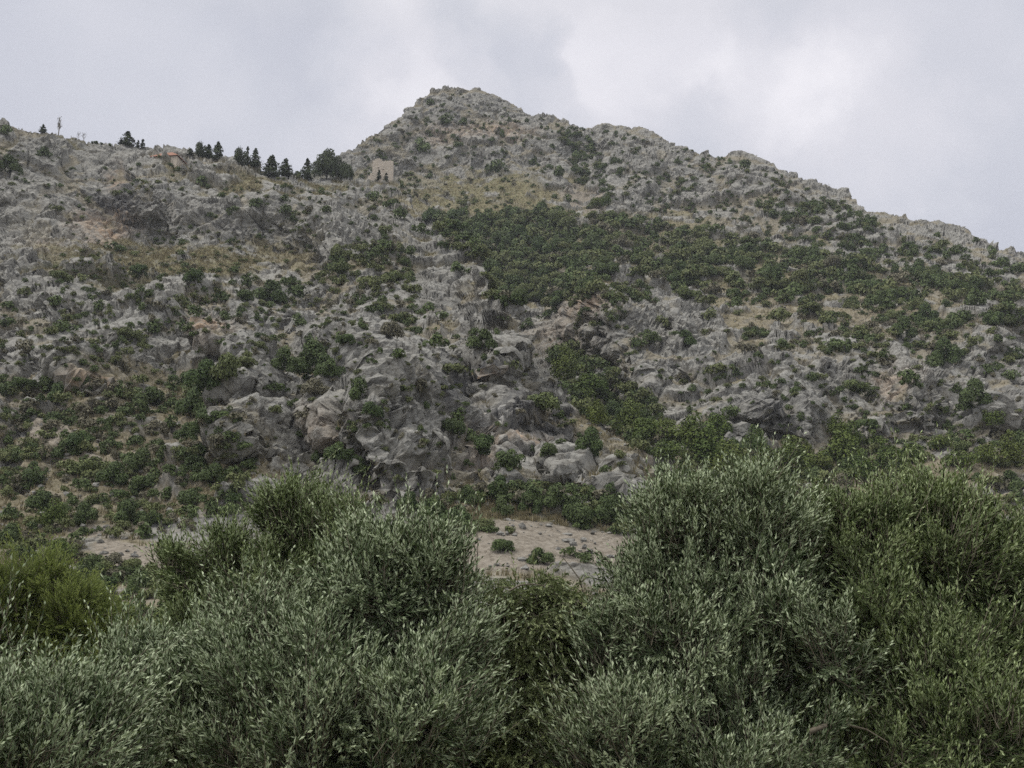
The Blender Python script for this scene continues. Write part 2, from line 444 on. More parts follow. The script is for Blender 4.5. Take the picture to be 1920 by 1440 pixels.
def build_sheet(name, crest, depth_ctrl, bumps, u0, u1, du, rows, vbase, back_len, seed, calm=False, lean_=(-0.5, -0.86, 0.05)):
    us = np.arange(u0, u1 + du, du)
    nc = len(us)
    vc = interp_crest(crest, us)
    s = np.linspace(0, 1, rows)
    U = np.repeat(us[None, :], rows, 0)
    V = vbase + (vc[None, :] - vbase) * s[:, None]
    df = tps(depth_ctrl)
    D = df(U, V)
    # keep the slope receding upwards (a hill, with the relief added afterwards)
    D = np.maximum.accumulate(D, axis=0)
    q = np.stack([U.ravel() / 34, V.ravel() / 30, 0 * U.ravel()], -1)
    wu_ = (fbm(q, 3, seed + 90) * 20).reshape(U.shape); wv_ = (fbm(q, 3, seed + 95) * 18).reshape(U.shape)
    P = at(U, V, D)                                   # rows, cols, 3
    # buttresses stand out sideways as well as forward, so their flanks show
    P = P + (1.05 * blobs(U + wu_, V + wv_, bumps, 1.9))[..., None] * np.array(lean_)
    # apron down to the valley floor, and the far side of the hill
    low = P[0].copy(); low[:, 2] = -1.5; low[:, 1] *= 0.93; low[:, 0] *= 0.93
    back = []
    steps = np.concatenate([np.linspace(0.6, 12, 14), np.linspace(16, back_len, 22)])
    top = P[-1]
    dirv = top[:, :2] / np.linalg.norm(top[:, :2], axis=1, keepdims=True)
    for st in steps:
        q = top.copy()
        q[:, :2] += dirv * st
        q[:, 2] -= 0.10 * st + 0.75 * np.maximum(st - 6, 0) * (1 - math.exp(-st / 30))
        q[:, 2] = np.maximum(q[:, 2], -2.0)
        back.append(q)
    P = np.concatenate([low[None], P, np.array(back)], 0)
    nr = P.shape[0]
    Uf = np.concatenate([U[:1], U, np.repeat(us[None], len(steps), 0)], 0)
    Vf = np.concatenate([V[:1] + 60, V, np.repeat(vc[None] - 3, len(steps), 0)], 0)
    # base normals
    gu = np.gradient(P, axis=1); gv = np.gradient(P, axis=0)
    Nn = np.cross(gu, gv); Nn /= np.linalg.norm(Nn, axis=2, keepdims=True) + 1e-9
    Nn[Nn[..., 2] < 0] *= 1.0
    flat = P.reshape(-1, 3).astype(f32)
    nrm = Nn.reshape(-1, 3)
    flatness = sstep(0.42, 0.68, nrm[:, 2])          # steep faces stay bare
    # lean the relief direction towards the horizontal a little, so beds overhang
    nrm = nrm + np.array([0, -0.25, 0.0]); nrm /= np.linalg.norm(nrm, axis=1, keepdims=True)
    uf = Uf.ravel(); vf = Vf.ravel()
    # covers, with ragged edges
    wu = fbm(flat / 9.0, 3, seed + 50); wv = fbm(flat / 9.0 + 31.7, 3, seed + 60)
    k = 26.0
    uu = uf + wu * k * 1.4; vv = vf + wv * k
    us_ = uf + wu * 12; vs_ = vf + wv * 9
    patch = fbm(flat / 7.0, 4, seed + 70)
    soil = np.clip(blobs(uu, vv, SOIL, 1.3), 0, 1)
    soil = np.clip(sstep(0.50, 0.92, soil + patch * 1.1), 0, 1) * 0.92
    # clefts between the outcrops hold soil
    oh, oj = outcrops(flat, seed)
    soil = np.maximum(soil, 0.7 * (1 - sstep(0.02, 0.10, oj + 0.12 * patch)))
    pocket = sstep(0.46, 0.72, fbm(flat / np.array([9, 9, 5], f32) + 11, 4, seed + 80)) * 0.8
    soil = np.maximum(soil, pocket)
    soil = soil * (0.12 + 0.88 * flatness) * (1 - 0.6 * np.clip(blobs(us_, vs_, FACES, 1.6), 0, 1))
    grassy = np.clip(blobs(uu, vv, GRASSY, 1.3) + patch * 0.3, 0, 1)
    scree = sstep(0.35, 0.6, np.clip(blobs(uu, vv, SCREE, 1.5), 0, 1) + patch * 0.6)
    scree = np.where(blobs(uu, vv, SCREE, 1.5) > 0.12, scree, 0)
    stain = np.clip(1.3 * blobs(us_, vs_, STAIN, 1.3), 0, 1)
    dark = np.clip(1.2 * blobs(us_, vs_, DARK, 1.3), 0, 1)
    white = np.clip(blobs(uf, vf, WHITE, 1.2), 0, 1)
    rockm = (1 - 0.85 * soil) * (1 - 0.92 * scree)
    # relief: outcrops parted by clefts, broken blocks at three sizes on them, bedding ledges
    wp = flat + 0.9 * np.stack([perlin(flat / 6, seed + 1), perlin(flat / 6 + 5.2, seed + 2), perlin(flat / 6 + 9.7, seed + 3)], -1)
    wp += 0.14 * np.stack([perlin(flat / 1.1, seed + 21), perlin(flat / 1.1 + 5.2, seed + 22), perlin(flat / 1.1 + 9.7, seed + 23)], -1)
    wp = wp.astype(f32)
    h1, j1, t1 = facets(wp / np.array([8.0, 8.0, 8.0], f32), seed + 5)
    h2, j2, t2 = facets(wp / np.array([3.1, 3.1, 2.6], f32), seed + 6)
    h3, j3, t3 = facets(wp / np.array([1.2, 1.2, 0.8], f32), seed + 7)
    fine = perlin(wp / 0.9, seed + 8) + 0.6 * perlin(wp / 0.42, seed + 9)
    lin = lambda j, w_: np.clip(j / w_, 0, 1)
    def beds(step, tx, sd):
        ph = (flat[:, 2] + tx * flat[:, 0]) / step + perlin(flat / 30, sd) * 1.6
        fr = ph - np.floor(ph)
        return (np.clip(fr / 0.78, 0, 1) - np.clip((fr - 0.78) / 0.22, 0, 1)) - 0.4
    bedm = sstep(-0.15, 0.3, perlin(flat / 36 + 3, seed + 12))
    rough = 0.40 + 0.75 * sstep(-0.25, 0.35, perlin(flat / 20 + 17, seed + 18))
    face = np.clip(blobs(uf + wu * 14, vf + wv * 12, FACES, 1.8), 0, 1)
    rough = rough * (1 + 0.25 * face)
    runnel = face * (0.35 * np.abs(perlin(wp / np.array([1.9, 1.9, 11], f32), seed + 24)) + 0.6 * np.abs(perlin(wp / np.array([5.5, 5.5, 24], f32), seed + 25)))
    disp = rockm * ((1 - 0.68 * face) * 3.0 * (oh * lin(oj, .16)) + 2.2 * (lin(oj, .15) - 0.8) + 1.6 * bedm * beds(9.5, -0.42, seed + 11))
    disp += 1.2 * perlin(flat / 34, seed + 13)
    if calm: disp *= 0.25 + 0.75 * sstep(5, 80, vf - np.repeat(vc[None], nr, 0).ravel())
    disp += rockm * (runnel
                    + 1.05 * h1 * lin(j1, .10) + 0.85 * (lin(j1, .06) - 1)
                    + rough * (0.85 * h2 * lin(j2, .11) + 0.35 * (lin(j2, .08) - 1) + 0.34 * h3 * lin(j3, .18) + 0.11 * fine)
                    + 0.6 * bedm * beds(2.6, 0.12, seed + 10))
    disp += (1 - rockm) * (0.5 * perlin(flat / 5, seed + 14) + 0.22 * perlin(flat / 1.2, seed + 15) + 0.13 * perlin(flat / 0.5, seed + 16) + 0.14 * np.maximum(h3, 0))
    # smoother slabs and scree on the lowest slope
    disp *= 1 - 0.78 * sstep(930, 1005, vf)
    # the relief fades at the apron
    fade = np.ones((nr, nc)); fade[0] = 0
    disp = disp * fade.ravel()
    verts = flat + nrm * disp[:, None]
    i = np.arange(nr * nc).reshape(nr, nc)
    faces = np.stack([i[:-1, :-1], i[:-1, 1:], i[1:, 1:], i[1:, :-1]], -1).reshape(-1, 4)
    me = make_mesh(name, verts, faces, 4, (M_TERR,),
                   dict(soil=soil, grassy=grassy, scree=scree, stain=stain, dark=dark, white=white, face=face), smooth=False)
    o = link(name, me)
    tag(o, kind='structure')
    return o, verts.reshape(nr, nc, 3), dict(scree=scree.reshape(nr, nc), soil=soil.reshape(nr, nc), grassy=grassy.reshape(nr, nc), u=Uf, v=Vf)


hill, HV, HA = build_sheet('hill', FRONT_CREST, FRONT_D, FRONT_BUMPS, -520, 1500, 1.7, 640, 1300, 260, 100)
mountain, MV, MA = build_sheet('mountain', BACK_CREST, BACK_D, BACK_BUMPS, -520, 2440, 1.9, 600, 1300, 380, 300, True, (-0.32, -0.94, 0.05))

# valley floor reaching the horizon
gm, nt_, N_, L_ = new_mat('dry_meadow')
o_ = N_.new('ShaderNodeOutputMaterial'); b_ = N_.new('ShaderNodeBsdfPrincipled'); b_.inputs['Roughness'].default_value = 0.95
c_ = N_.new('ShaderNodeTexCoord').outputs['Object']
L_.new(ramp(N_, L_, noise(N_, L_, c_, 0.6, 7, 0.7), [(0.35, (0.05, 0.055, 0.022)), (0.5, (0.11, 0.10, 0.045)), (0.65, (0.19, 0.155, 0.09))]), b_.inputs['Base Color'])
L_.new(b_.outputs[0], o_.inputs[0])
nx = 60
gx = np.sign(np.linspace(-1, 1, nx)) * np.abs(np.linspace(-1, 1, nx)) ** 3 * 4000
GX, GY = np.meshgrid(gx, gx)
gv = np.stack([GX.ravel(), GY.ravel(), 0.12 * perlin(np.stack([GX.ravel() / 6, GY.ravel() / 6, GX.ravel() * 0], -1), 5)], -1)
gi = np.arange(nx * nx).reshape(nx, nx)
gf = np.stack([gi[:-1, :-1], gi[:-1, 1:], gi[1:, 1:], gi[1:, :-1]], -1).reshape(-1, 4)
tag(link('ground', make_mesh('ground', gv, gf, 4, (gm,), smooth=True)), kind='structure')

bpy.context.view_layer.update()


def cast(u, v, which=None):
    t = at(u, v, 100.0) - ORG
    dv = Vector(t).normalized()
    best = None
    for o in ((hill, mountain) if which is None else (which,)):
        ok, loc, nor, _ = o.ray_cast(Vector(ORG), dv)
        if ok and (best is None or loc.y < best[0].y): best = (loc.copy(), nor.copy(), o)
    return best


def ground_at(u, v, which=None):
    for k in range(14):
        h = cast(u, v + 2.0 * k, which)
        if h is not None: return h[0]
    return None
# ------------------------------------------------------------------ foliage prototypes
def unit(n):
    d = rng.normal(size=(n, 3)); return d / np.linalg.norm(d, axis=1, keepdims=True)


def cards(cen, nrm, size, aspect=0.6):
    """leaf-clump quads at centres with normals"""
    n = len(cen)
    r = unit(n)
    a = np.cross(nrm, r); a /= np.linalg.norm(a, axis=1, keepdims=True) + 1e-9
    b = np.cross(nrm, a)
    sz = np.asarray(size).reshape(-1, 1) * np.ones((n, 1))
    a = a * sz; b = b * sz * aspect
    bend = nrm * sz * 0.25
    v = np.stack([cen - a, cen - b * 0.9 + bend, cen + a, cen + b + bend * 0.6], 1).reshape(-1, 3)
    f = np.arange(4 * n).reshape(n, 4)
    return v, f


def shrub_cards(nf, leaf, nl=9, flat=0.85, seed=0, ragged=0.18):
    """rounded bush of unit half-width, base at z=0"""
    global rng
    keep = rng; rng = np.random.default_rng(900 + seed)
    cen = []
    for k in range(nl):
        a = rng.uniform(0, 6.283); r = rng.uniform(0.1, 0.72) if k else 0.0
        z = rng.uniform(0.28, 0.85 if flat < 1.1 else 1.0) * flat * (1.15 - (0.5 if flat < 1.1 else 0.95) * r)
        cen.append((r * math.cos(a), r * math.sin(a), z, rng.uniform(0.22, 0.46)))
    cen = np.array(cen)
    w = cen[:, 3] ** 2; w /= w.sum()
    li = rng.choice(nl, nf, p=w)
    d = unit(nf)
    d[:, 2] = np.where(d[:, 2] < -0.4, -d[:, 2], d[:, 2])
    rad = cen[li, 3] * (1 - np.abs(rng.normal(0, ragged, nf)) + np.where(rng.random(nf) < 0.10, rng.uniform(0, 0.28, nf), 0))
    p = cen[li, :3] + d * rad[:, None] * np.array([1, 1, flat])
    p[:, 2] = np.maximum(p[:, 2], 0.02)
    nr = d + 0.55 * unit(nf); nr /= np.linalg.norm(nr, axis=1, keepdims=True)
    v, f = cards(p, nr, leaf * rng.uniform(0.6, 1.35, nf))
    tint = np.clip(rng.normal(0.42, 0.22, nf) + (rng.random(nl)[li] - 0.5) * 0.5, 0, 1)
    rng = keep
    return v, f, tint


def cone_cards(nf, leaf, prof, droop=0.15, seed=0, whorls=0):
    """conifer crown: height 1, base z=0.08, profile prof(t)->radius"""
    global rng
    keep = rng; rng = np.random.default_rng(500 + seed)
    nb = 70
    bt = np.sort(rng.random(nb) ** 1.25); ba = rng.uniform(0, 6.283, nb); bl = rng.uniform(0.5, 1.3, nb)
    li = rng.choice(nb, nf)
    s = rng.random(nf) ** 0.6
    t = bt[li]; R = prof(t) * bl[li]
    ang = ba[li] + rng.normal(0, 0.25, nf)
    r = R * s
    z = 0.08 + 0.90 * t + rng.normal(0, 0.018, nf) + s * R * 0.35 - droop * s * s * R
    p = np.stack([r * np.cos(ang), r * np.sin(ang), z], -1)
    out = np.stack([np.cos(ang), np.sin(ang), np.full(nf, 0.6)], -1)
    nr = out + 0.7 * unit(nf); nr /= np.linalg.norm(nr, axis=1, keepdims=True)
    v, f = cards(p, nr, leaf * rng.uniform(0.6, 1.3, nf), 0.5)
    tint = np.clip(rng.normal(0.4, 0.22, nf) + (rng.random(nb)[li] - 0.5) * 0.4, 0, 1)
    rng = keep
    return v, f, tint


def tube(path, radii, sides=6):
    path = np.asarray(path, float); n = len(path)
    d = np.gradient(path, axis=0); d /= np.linalg.norm(d, axis=1, keepdims=True) + 1e-9
    ref = np.where(np.abs(d[:, 2:3]) > 0.9, np.array([[1.0, 0, 0]]), np.array([[0, 0, 1.0]]))
    a = np.cross(d, ref); a /= np.linalg.norm(a, axis=1, keepdims=True) + 1e-9
    b = np.cross(d, a)
    an = np.linspace(0, 2 * math.pi, sides, endpoint=False)
    r = np.asarray(radii, float).reshape(-1, 1, 1)
    v = path[:, None, :] + r * (np.cos(an)[None, :, None] * a[:, None, :] + np.sin(an)[None, :, None] * b[:, None, :])
    f = []
    for i in range(n - 1):
        for k in range(sides):
            k2 = (k + 1) % sides
            f.append((i * sides + k, i * sides + k2, (i + 1) * sides + k2, (i + 1) * sides + k))
    return v.reshape(-1, 3), np.array(f)


def join(parts):
    vs, fs, o = [], [], 0
    for v, f in parts:
        vs.append(v); fs.append(f + o); o += len(v)
    return np.concatenate(vs), np.concatenate(fs)


def card_mesh(name, vft, mat):
    v, f, t = vft
    return make_mesh(name, v, f, 4, (mat,), face_attrs=dict(tint=t))


# shrubs: three tones, several shapes
SHRUB = {}
for tone, mat, k0 in (('dark', M_SHRUB, 0), ('olive', M_OLIVEGREEN, 20), ('brown', M_BROWN, 40)):
    SHRUB[tone] = [card_mesh('shrub_leaves', shrub_cards(2400 if tone != 'brown' else 1900, 0.062, nl, fl, k0 + i, rg), mat)
                   for i, (nl, fl, rg) in enumerate(((9, .85, .16), (12, .75, .2), (7, 1.0, .18), (14, .65, .22), (8, .9, .24)))]

pine_prof = lambda t: 0.50 * np.clip(1.06 - t, 0, 1) ** 0.45 * (0.55 + 0.45 * np.minimum(1, t * 3 + 0.1))
con_prof = lambda t: 0.33 * np.clip(1.02 - t, 0, 1) ** 0.75 * (0.7 + 0.3 * np.minimum(1, t * 6))
cyp_prof = lambda t: 0.17 * np.clip(1.02 - t, 0, 1) ** 0.55 * (0.7 + 0.3 * np.minimum(1, t * 5))
PINE = [card_mesh('pine_crown', shrub_cards(2300, 0.062, nl, fl, 110 + i, 0.17), M_PINE) for i, (nl, fl) in enumerate(((16, 1.5), (20, 1.3), (14, 1.7), (18, 1.15)))]
CONI = [card_mesh('conifer_crown', cone_cards(1500, 0.05, con_prof, 0.1, 30 + i), M_CONIFER) for i in range(7)]
CYPR = [card_mesh('cypress_crown', cone_cards(1100, 0.04, cyp_prof, 0.0, 50 + i), M_CONIFER) for i in range(2)]
BROADC = card_mesh('broad_crown', shrub_cards(2200, 0.07, 16, 1.05, 70, 0.2), M_CONIFER)
tv, tf = tube([(0, 0, -0.06), (0.004, 0, 0.1), (-0.004, 0.003, 0.45), (0, 0, 0.9)], [0.03, 0.024, 0.016, 0.004], 7)
TRUNK = make_mesh('trunk', tv, tf, 4, (M_BARK,), smooth=True)


def place_obj(name, me, loc, sx, sz, rz):
    o = link(name, me, None, loc)
    o.scale = (sx, sx, sz); o.rotation_euler = (0, 0, rz)
    return o


def place_tree(name, me, loc, h, w, base_w, rz, label, cat, group=None):
    """crown meshes are 1 high and base_w wide; scaled to h x w"""
    e = empty(name, loc)
    tag(e, label, cat, group)
    c = link('crown', me, e); c.scale = (w / base_w, w / base_w, h); c.rotation_euler = (0, 0, rz)
    t = link('trunk', TRUNK, e); t.scale = (h * 0.9, h * 0.9, h)
    return e
# ------------------------------------------------------------------ shrubs seen one by one: u v width tone
HAND = '''
10 243 30 d;20 305 56 d;82 282 32 d;383 335 38 d;385 347 18 d;260 337 18 d;270 340 16 o;245 360 16 d;218 362 20 o;418 363 22 d;535 348 16 d;605 358 22 d;
485 382 36 d;438 393 24 d;535 370 22 d;540 392 32 d;395 405 22 d;303 408 18 d;583 390 22 b;610 390 26 d;550 410 18 d;485 442 18 d;437 450 22 d;410 437 12 o;
294 447 14 d;310 447 14 d;340 452 26 d;215 460 36 d;120 477 18 d;108 390 26 o;110 512 42 o;150 520 25 o;260 505 44 d;360 513 45 d;347 497 18 d;303 520 18 d;
413 505 18 d;442 505 24 d;245 530 15 d;300 536 22 d;50 545 30 o;108 565 32 d;174 543 22 d;205 547 16 d;242 553 18 d;420 553 20 d;455 550 44 d;463 527 36 d;
515 548 60 d;545 530 40 d;490 580 26 d;560 545 40 d;340 563 38 o;185 575 28 d;265 575 26 d;302 573 30 b;368 583 36 d;347 605 36 d;390 565 14 d;420 590 30 d;
450 580 20 d;560 600 34 d;20 570 30 d;15 605 40 d;130 593 30 o;100 620 28 o;50 650 34 b;177 652 24 d;195 637 12 d;178 690 24 d;120 610 40 d;240 622 46 o;
290 612 40 d;268 639 22 o;242 658 26 o;357 613 50 d;233 691 24 b;530 657 34 o;595 648 26 o;485 640 44 o;585 684 80 d;530 682 54 d;625 690 56 d;455 672 50 o;
430 692 70 o;385 712 70 d;350 700 55 d;510 722 34 d;590 725 60 b;573 775 32 b;520 768 30 o;568 812 28 d;100 705 60 d;45 710 50 d;105 745 46 d;155 730 44 d;
160 765 38 b;187 770 30 d;62 770 36 d;20 725 50 d;103 782 46 d;165 797 38 b;213 760 40 b;262 765 50 d;278 737 62 d;248 793 18 d;362 767 60 d;405 772 50 d;
352 812 50 d;378 802 55 d;415 815 42 b;440 785 26 d;250 825 38 d;203 830 24 d;290 835 38 d;308 850 30 d;380 838 56 d;155 828 54 d;118 842 50 d;165 866 72 o;
265 872 60 d;228 855 16 d;372 866 60 d;402 892 52 d;440 886 40 d;415 855 24 b;465 872 34 d;215 892 60 d;275 900 50 d;60 845 30 o;22 850 50 o;70 892 50 d;
36 907 36 d;215 922 46 d;258 920 40 d;195 938 24 d;316 928 28 d;357 932 50 d;400 955 34 d;355 952 34 d;447 927 46 d;460 947 22 d;237 967 60 d;282 967 44 d;
75 942 56 d;118 950 46 d;155 968 46 d;15 962 40 d;20 1007 52 d;272 997 40 d;310 1022 40 d;142 1012 36 d;155 1108 66 d;192 1098 60 d;215 1080 40 b;
246 1102 40 d;170 1072 56 d;232 1140 60 d;300 1157 40 d;150 1088 44 d;693 577 26 d;803 574 28 d;745 662 32 d;712 658 18 d;697 675 20 d;652 628 44 d;735 617 46 b;
820 642 40 d;890 620 24 d;912 640 56 d;931 622 16 d;855 690 34 o;838 692 38 o;910 668 20 d;953 685 40 o;888 697 14 d;782 725 36 b;757 727 26 o;672 738 56 d;695 768 46 d;
715 797 30 d;690 800 22 d;640 845 56 d;600 850 46 d;672 872 50 d;850 797 50 d;862 780 36 d;900 832 60 d;880 815 36 d;960 857 66 d;1110 835 56 d;1025 842 42 d;
1053 777 18 d;877 867 24 d;972 907 30 d;1020 905 60 o;1040 930 50 d;1160 853 26 o;1165 870 18 o;1135 880 22 d;860 967 80 d;800 952 60 d;768 942 44 d;
940 957 42 d;992 950 44 d;1042 938 60 d;1082 962 60 d;1140 967 60 d;1172 960 50 d;940 1018 46 d;1006 1043 48 d;1070 1033 38 d;1098 1047 30 d;1018 747 70 o;
1130 735 46 d;1150 775 50 d;1628 792 46 d;1372 770 38 d;1380 697 28 d;1345 692 38 o;1297 727 20 d;1490 728 24 d;1440 722 22 d;1520 706 28 d;1605 722 44 o;
1570 728 26 d;1618 692 34 d;1604 762 18 d;1525 755 14 d;1505 780 24 d;1400 650 36 b;1430 624 24 d;1465 642 30 d;1515 624 26 d;1565 642 40 d;1697 622 50 d;
1740 607 50 o;1580 617 28 d;1655 677 30 b;1772 667 56 d;1707 707 40 d;1795 727 30 d;1895 702 32 d;1850 692 32 d;1832 747 60 d;1800 763 24 d;1805 664 22 d;
1890 664 20 d;1290 635 44 d;1215 625 46 d;1190 640 36 d;1045 575 30 d;1240 600 40 o;1022 590 26 d;1300 545 46 o;1330 560 40 o;1380 545 46 d;1425 530 36 o;
1470 555 40 d;1520 570 44 o;1330 590 34 o;1460 590 40 o;860 500 40 d;880 440 34 d;940 450 44 d;975 440 46 d;1010 465 50 d;1060 440 44 d;1110 455 44 d;1160 470 40 d;
930 520 46 d;955 545 40 d;920 500 40 d;990 500 42 o;730 380 36 d;700 366 30 d;755 400 38 d;790 430 36 d;770 470 30 d;700 480 40 d;650 470 50 o;640 500 46 o;740 515 50 o;
720 455 36 d;690 530 40 o;770 540 36 o;720 560 30 d;830 590 26 d;1120 374 24 d;640 325 30 d;677 330 14 d;1067 370 26 d;
940 250 18 d;840 222 34 d;865 228 26 d;790 272 40 d;930 308 40 d;1000 300 26 d;1045 320 30 d;1160 320 26 d;1150 300 22 d;810 190 22 d;1080 290 22 d;
1270 300 20 d;1500 400 26 d;1530 430 24 d;1590 425 26 d;1640 470 26 d;1760 440 16 d;1830 448 16 d;1860 470 24 d;1880 490 34 d;1775 480 26 d;1910 500 40 d;1400 310 30 d
'''
HANDPINE = '''
1065 692 64;1110 716 60;1098 742 62;1085 665 40;1180 792 60;1215 803 60;1120 778 50;1275 802 70;1300 824 76;1342 792 56;1330 850 76;1392 856 60;1370 882 76;
1490 832 60;1480 862 70;1530 858 50;1570 802 48;1575 838 76;1665 858 60;1765 822 44;1860 782 44;1855 850 56;1600 822 50;1252 840 56;1420 830 50;1710 846 50;
1900 850 56;1240 790 44;100 970 54;115 1032 52;66 1078 44;1120 376 30;1140 376 26;1200 770 40;1640 830 44;1800 850 56;1440 870 60;1700 885 50;1620 880 56
'''
shrubs, pines = [], []
for e in HAND.replace('\n', '').split(';'):
    q = e.split()
    if len(q) == 4: shrubs.append((float(q[0]), float(q[1]), float(q[2]), {'d': 'dark', 'o': 'olive', 'b': 'brown'}[q[3]]))
for e in HANDPINE.replace('\n', '').split(';'):
    q = e.split()
    if len(q) == 3: pines.append(tuple(map(float, q)))

# the many smaller ones: polygon, count, min and max width, share of olive / brown tones, min spacing factor
AREAS = [
    ([(795,395),(1120,392),(1340,432),(1500,465),(1700,492),(1920,545),(1920,600),(1700,600),(1560,560),(1330,540),(1180,560),(1060,560),(925,565),(900,490),(850,460)], 620, 15, 46, .4, .05),
    ([(1330,540),(1560,560),(1920,600),(1920,690),(1700,680),(1400,640)], 170, 12, 30, .4, .15),
    ([(760,205),(860,170),(950,200),(1060,235),(1060,330),(760,310),(650,300)], 150, 5, 14, .3, .1),
    ([(1040,230),(1110,245),(1160,380),(1090,360)], 90, 8, 20, .3, .0),
    ([(640,310),(1060,330),(1140,400),(800,395),(740,350)], 90, 5, 15, .5, .1),
    ([(1130,240),(1240,265),(1450,320),(1620,400),(1700,480),(1500,455),(1180,390)], 330, 5, 15, .25, .1),
    ([(1400,380),(1560,370),(1700,440),(1900,490),(1920,540),(1700,490),(1480,450)], 190, 9, 26, .3, .05),
    ([(0,270),(280,290),(640,340),(740,350),(760,400),(560,470),(0,470)], 260, 5, 14, .4, .2),
    ([(100,470),(600,460),(640,520),(100,520)], 110, 6, 16, .7, .2),
    ([(0,520),(640,520),(700,640),(480,700),(0,690)], 330, 7, 22, .4, .2),
    ([(680,350),(735,390),(770,500),(800,600),(760,640),(640,560),(600,480),(680,430)], 150, 10, 30, .45, .12),
    ([(440,700),(800,600),(960,600),(1030,700),(1100,820),(900,920),(700,900),(480,860)], 190, 7, 20, .4, .25),
    ([(0,700),(430,720),(480,880),(420,990),(0,1010)], 230, 12, 34, .35, .2),
    ([(780,930),(1000,905),(1250,930),(1290,1020),(1060,1000),(860,985)], 80, 20, 46, .3, .1),
    ([(1030,650),(1090,640),(1260,780),(1290,870),(1200,840),(1060,750)], 80, 20, 40, .5, .05),
    ([(1230,850),(1500,830),(1920,810),(1920,1100),(1600,1120),(1350,1100),(1240,960)], 300, 22, 52, .35, .08),
    ([(0,1000),(150,1020),(330,1085),(330,1200),(0,1190)], 70, 20, 46, .4, .12),
    ([(1150,640),(1340,610),(1920,650),(1920,820),(1400,800),(1180,760)], 240, 6, 19, .35, .12),
    ([(930,560),(1200,560),(1180,640),(1040,650),(940,610)], 50, 8, 22, .4, .15),
    ([(560,920),(800,930),(860,1000),(600,1010)], 26, 14, 30, .3, .2),
    ([(330,960),(900,1000),(1250,1010),(1250,1110),(330,1110)], 50, 10, 26, .4, .2),
]


def inside(poly, x, y):
    c = False; j = len(poly) - 1
    for i in range(len(poly)):
        xi, yi = poly[i]; xj, yj = poly[j]
        if (yi > y) != (yj > y) and x < (xj - xi) * (y - yi) / (yj - yi) + xi: c = not c
        j = i
    return c


R = random.Random(5)
BARE = [(250,1038,105,26),(960,1030,150,30),(930,968,70,24),(1010,985,60,16),(1080,1018,90,24),(1092,365,40,18),(215,410,55,45),(400,400,110,28),(60,440,70,70)]
cand = []
for ai, (poly, n, w0, w1, po, pb) in enumerate(AREAS):
    xs = [p[0] for p in poly]; ys = [p[1] for p in poly]
    k = 0; tries = 0; n = int(n * 2.7)
    while k < n and tries < n * 40:
        tries += 1
        x = R.uniform(min(xs), max(xs)); y = R.uniform(min(ys), max(ys))
        if not inside(poly, x, y): continue
        t = R.random()
        w = w0 + (w1 - w0) * R.random() ** 1.5
        q = R.random()
        if any(((x - e[0]) / e[2]) ** 2 + ((y + .3 * w - e[1]) / e[3]) ** 2 < 1 for e in BARE): continue
        g = cast(x, y + 0.3 * w)
        if g is None: continue
        cand.append((x, y, w, 'olive' if q < po else 'brown' if q < po + pb else 'dark', g[0], 100 if g[2] is hill else 300, R.random(), ai)); k += 1

# scrub roots in the clefts and soil, hardly on the bare faces
for sd in (100, 300):
    idx = [i for i, c in enumerate(cand) if c[5] == sd]
    if not idx: continue
    pts = np.array([cand[i][4] for i in idx])
    oh, oj = outcrops(pts.astype(f32), sd)
    den = perlin(pts / 13.0, 77)
    for i, j_, dn in zip(idx, oj, den):
        c = cand[i]
        pr = (1.0 if j_ < 0.10 else 0.46) * min(1.0, max(0.25, 0.75 + 1.2 * dn))
        if c[7] in (0, 15): pr = (0.55 + 0.9 * dn) if c[0] > 1080 else 0.9 + 0.5 * dn
        if c[7] in (13, 14, 16): pr = 0.85 + 0.4 * dn
        if c[7] == 12: pr = 0.85 + 0.6 * dn
        if c[7] == 2: pr = max(pr, .5)
        if c[6] < pr: shrubs.append(c[:4])

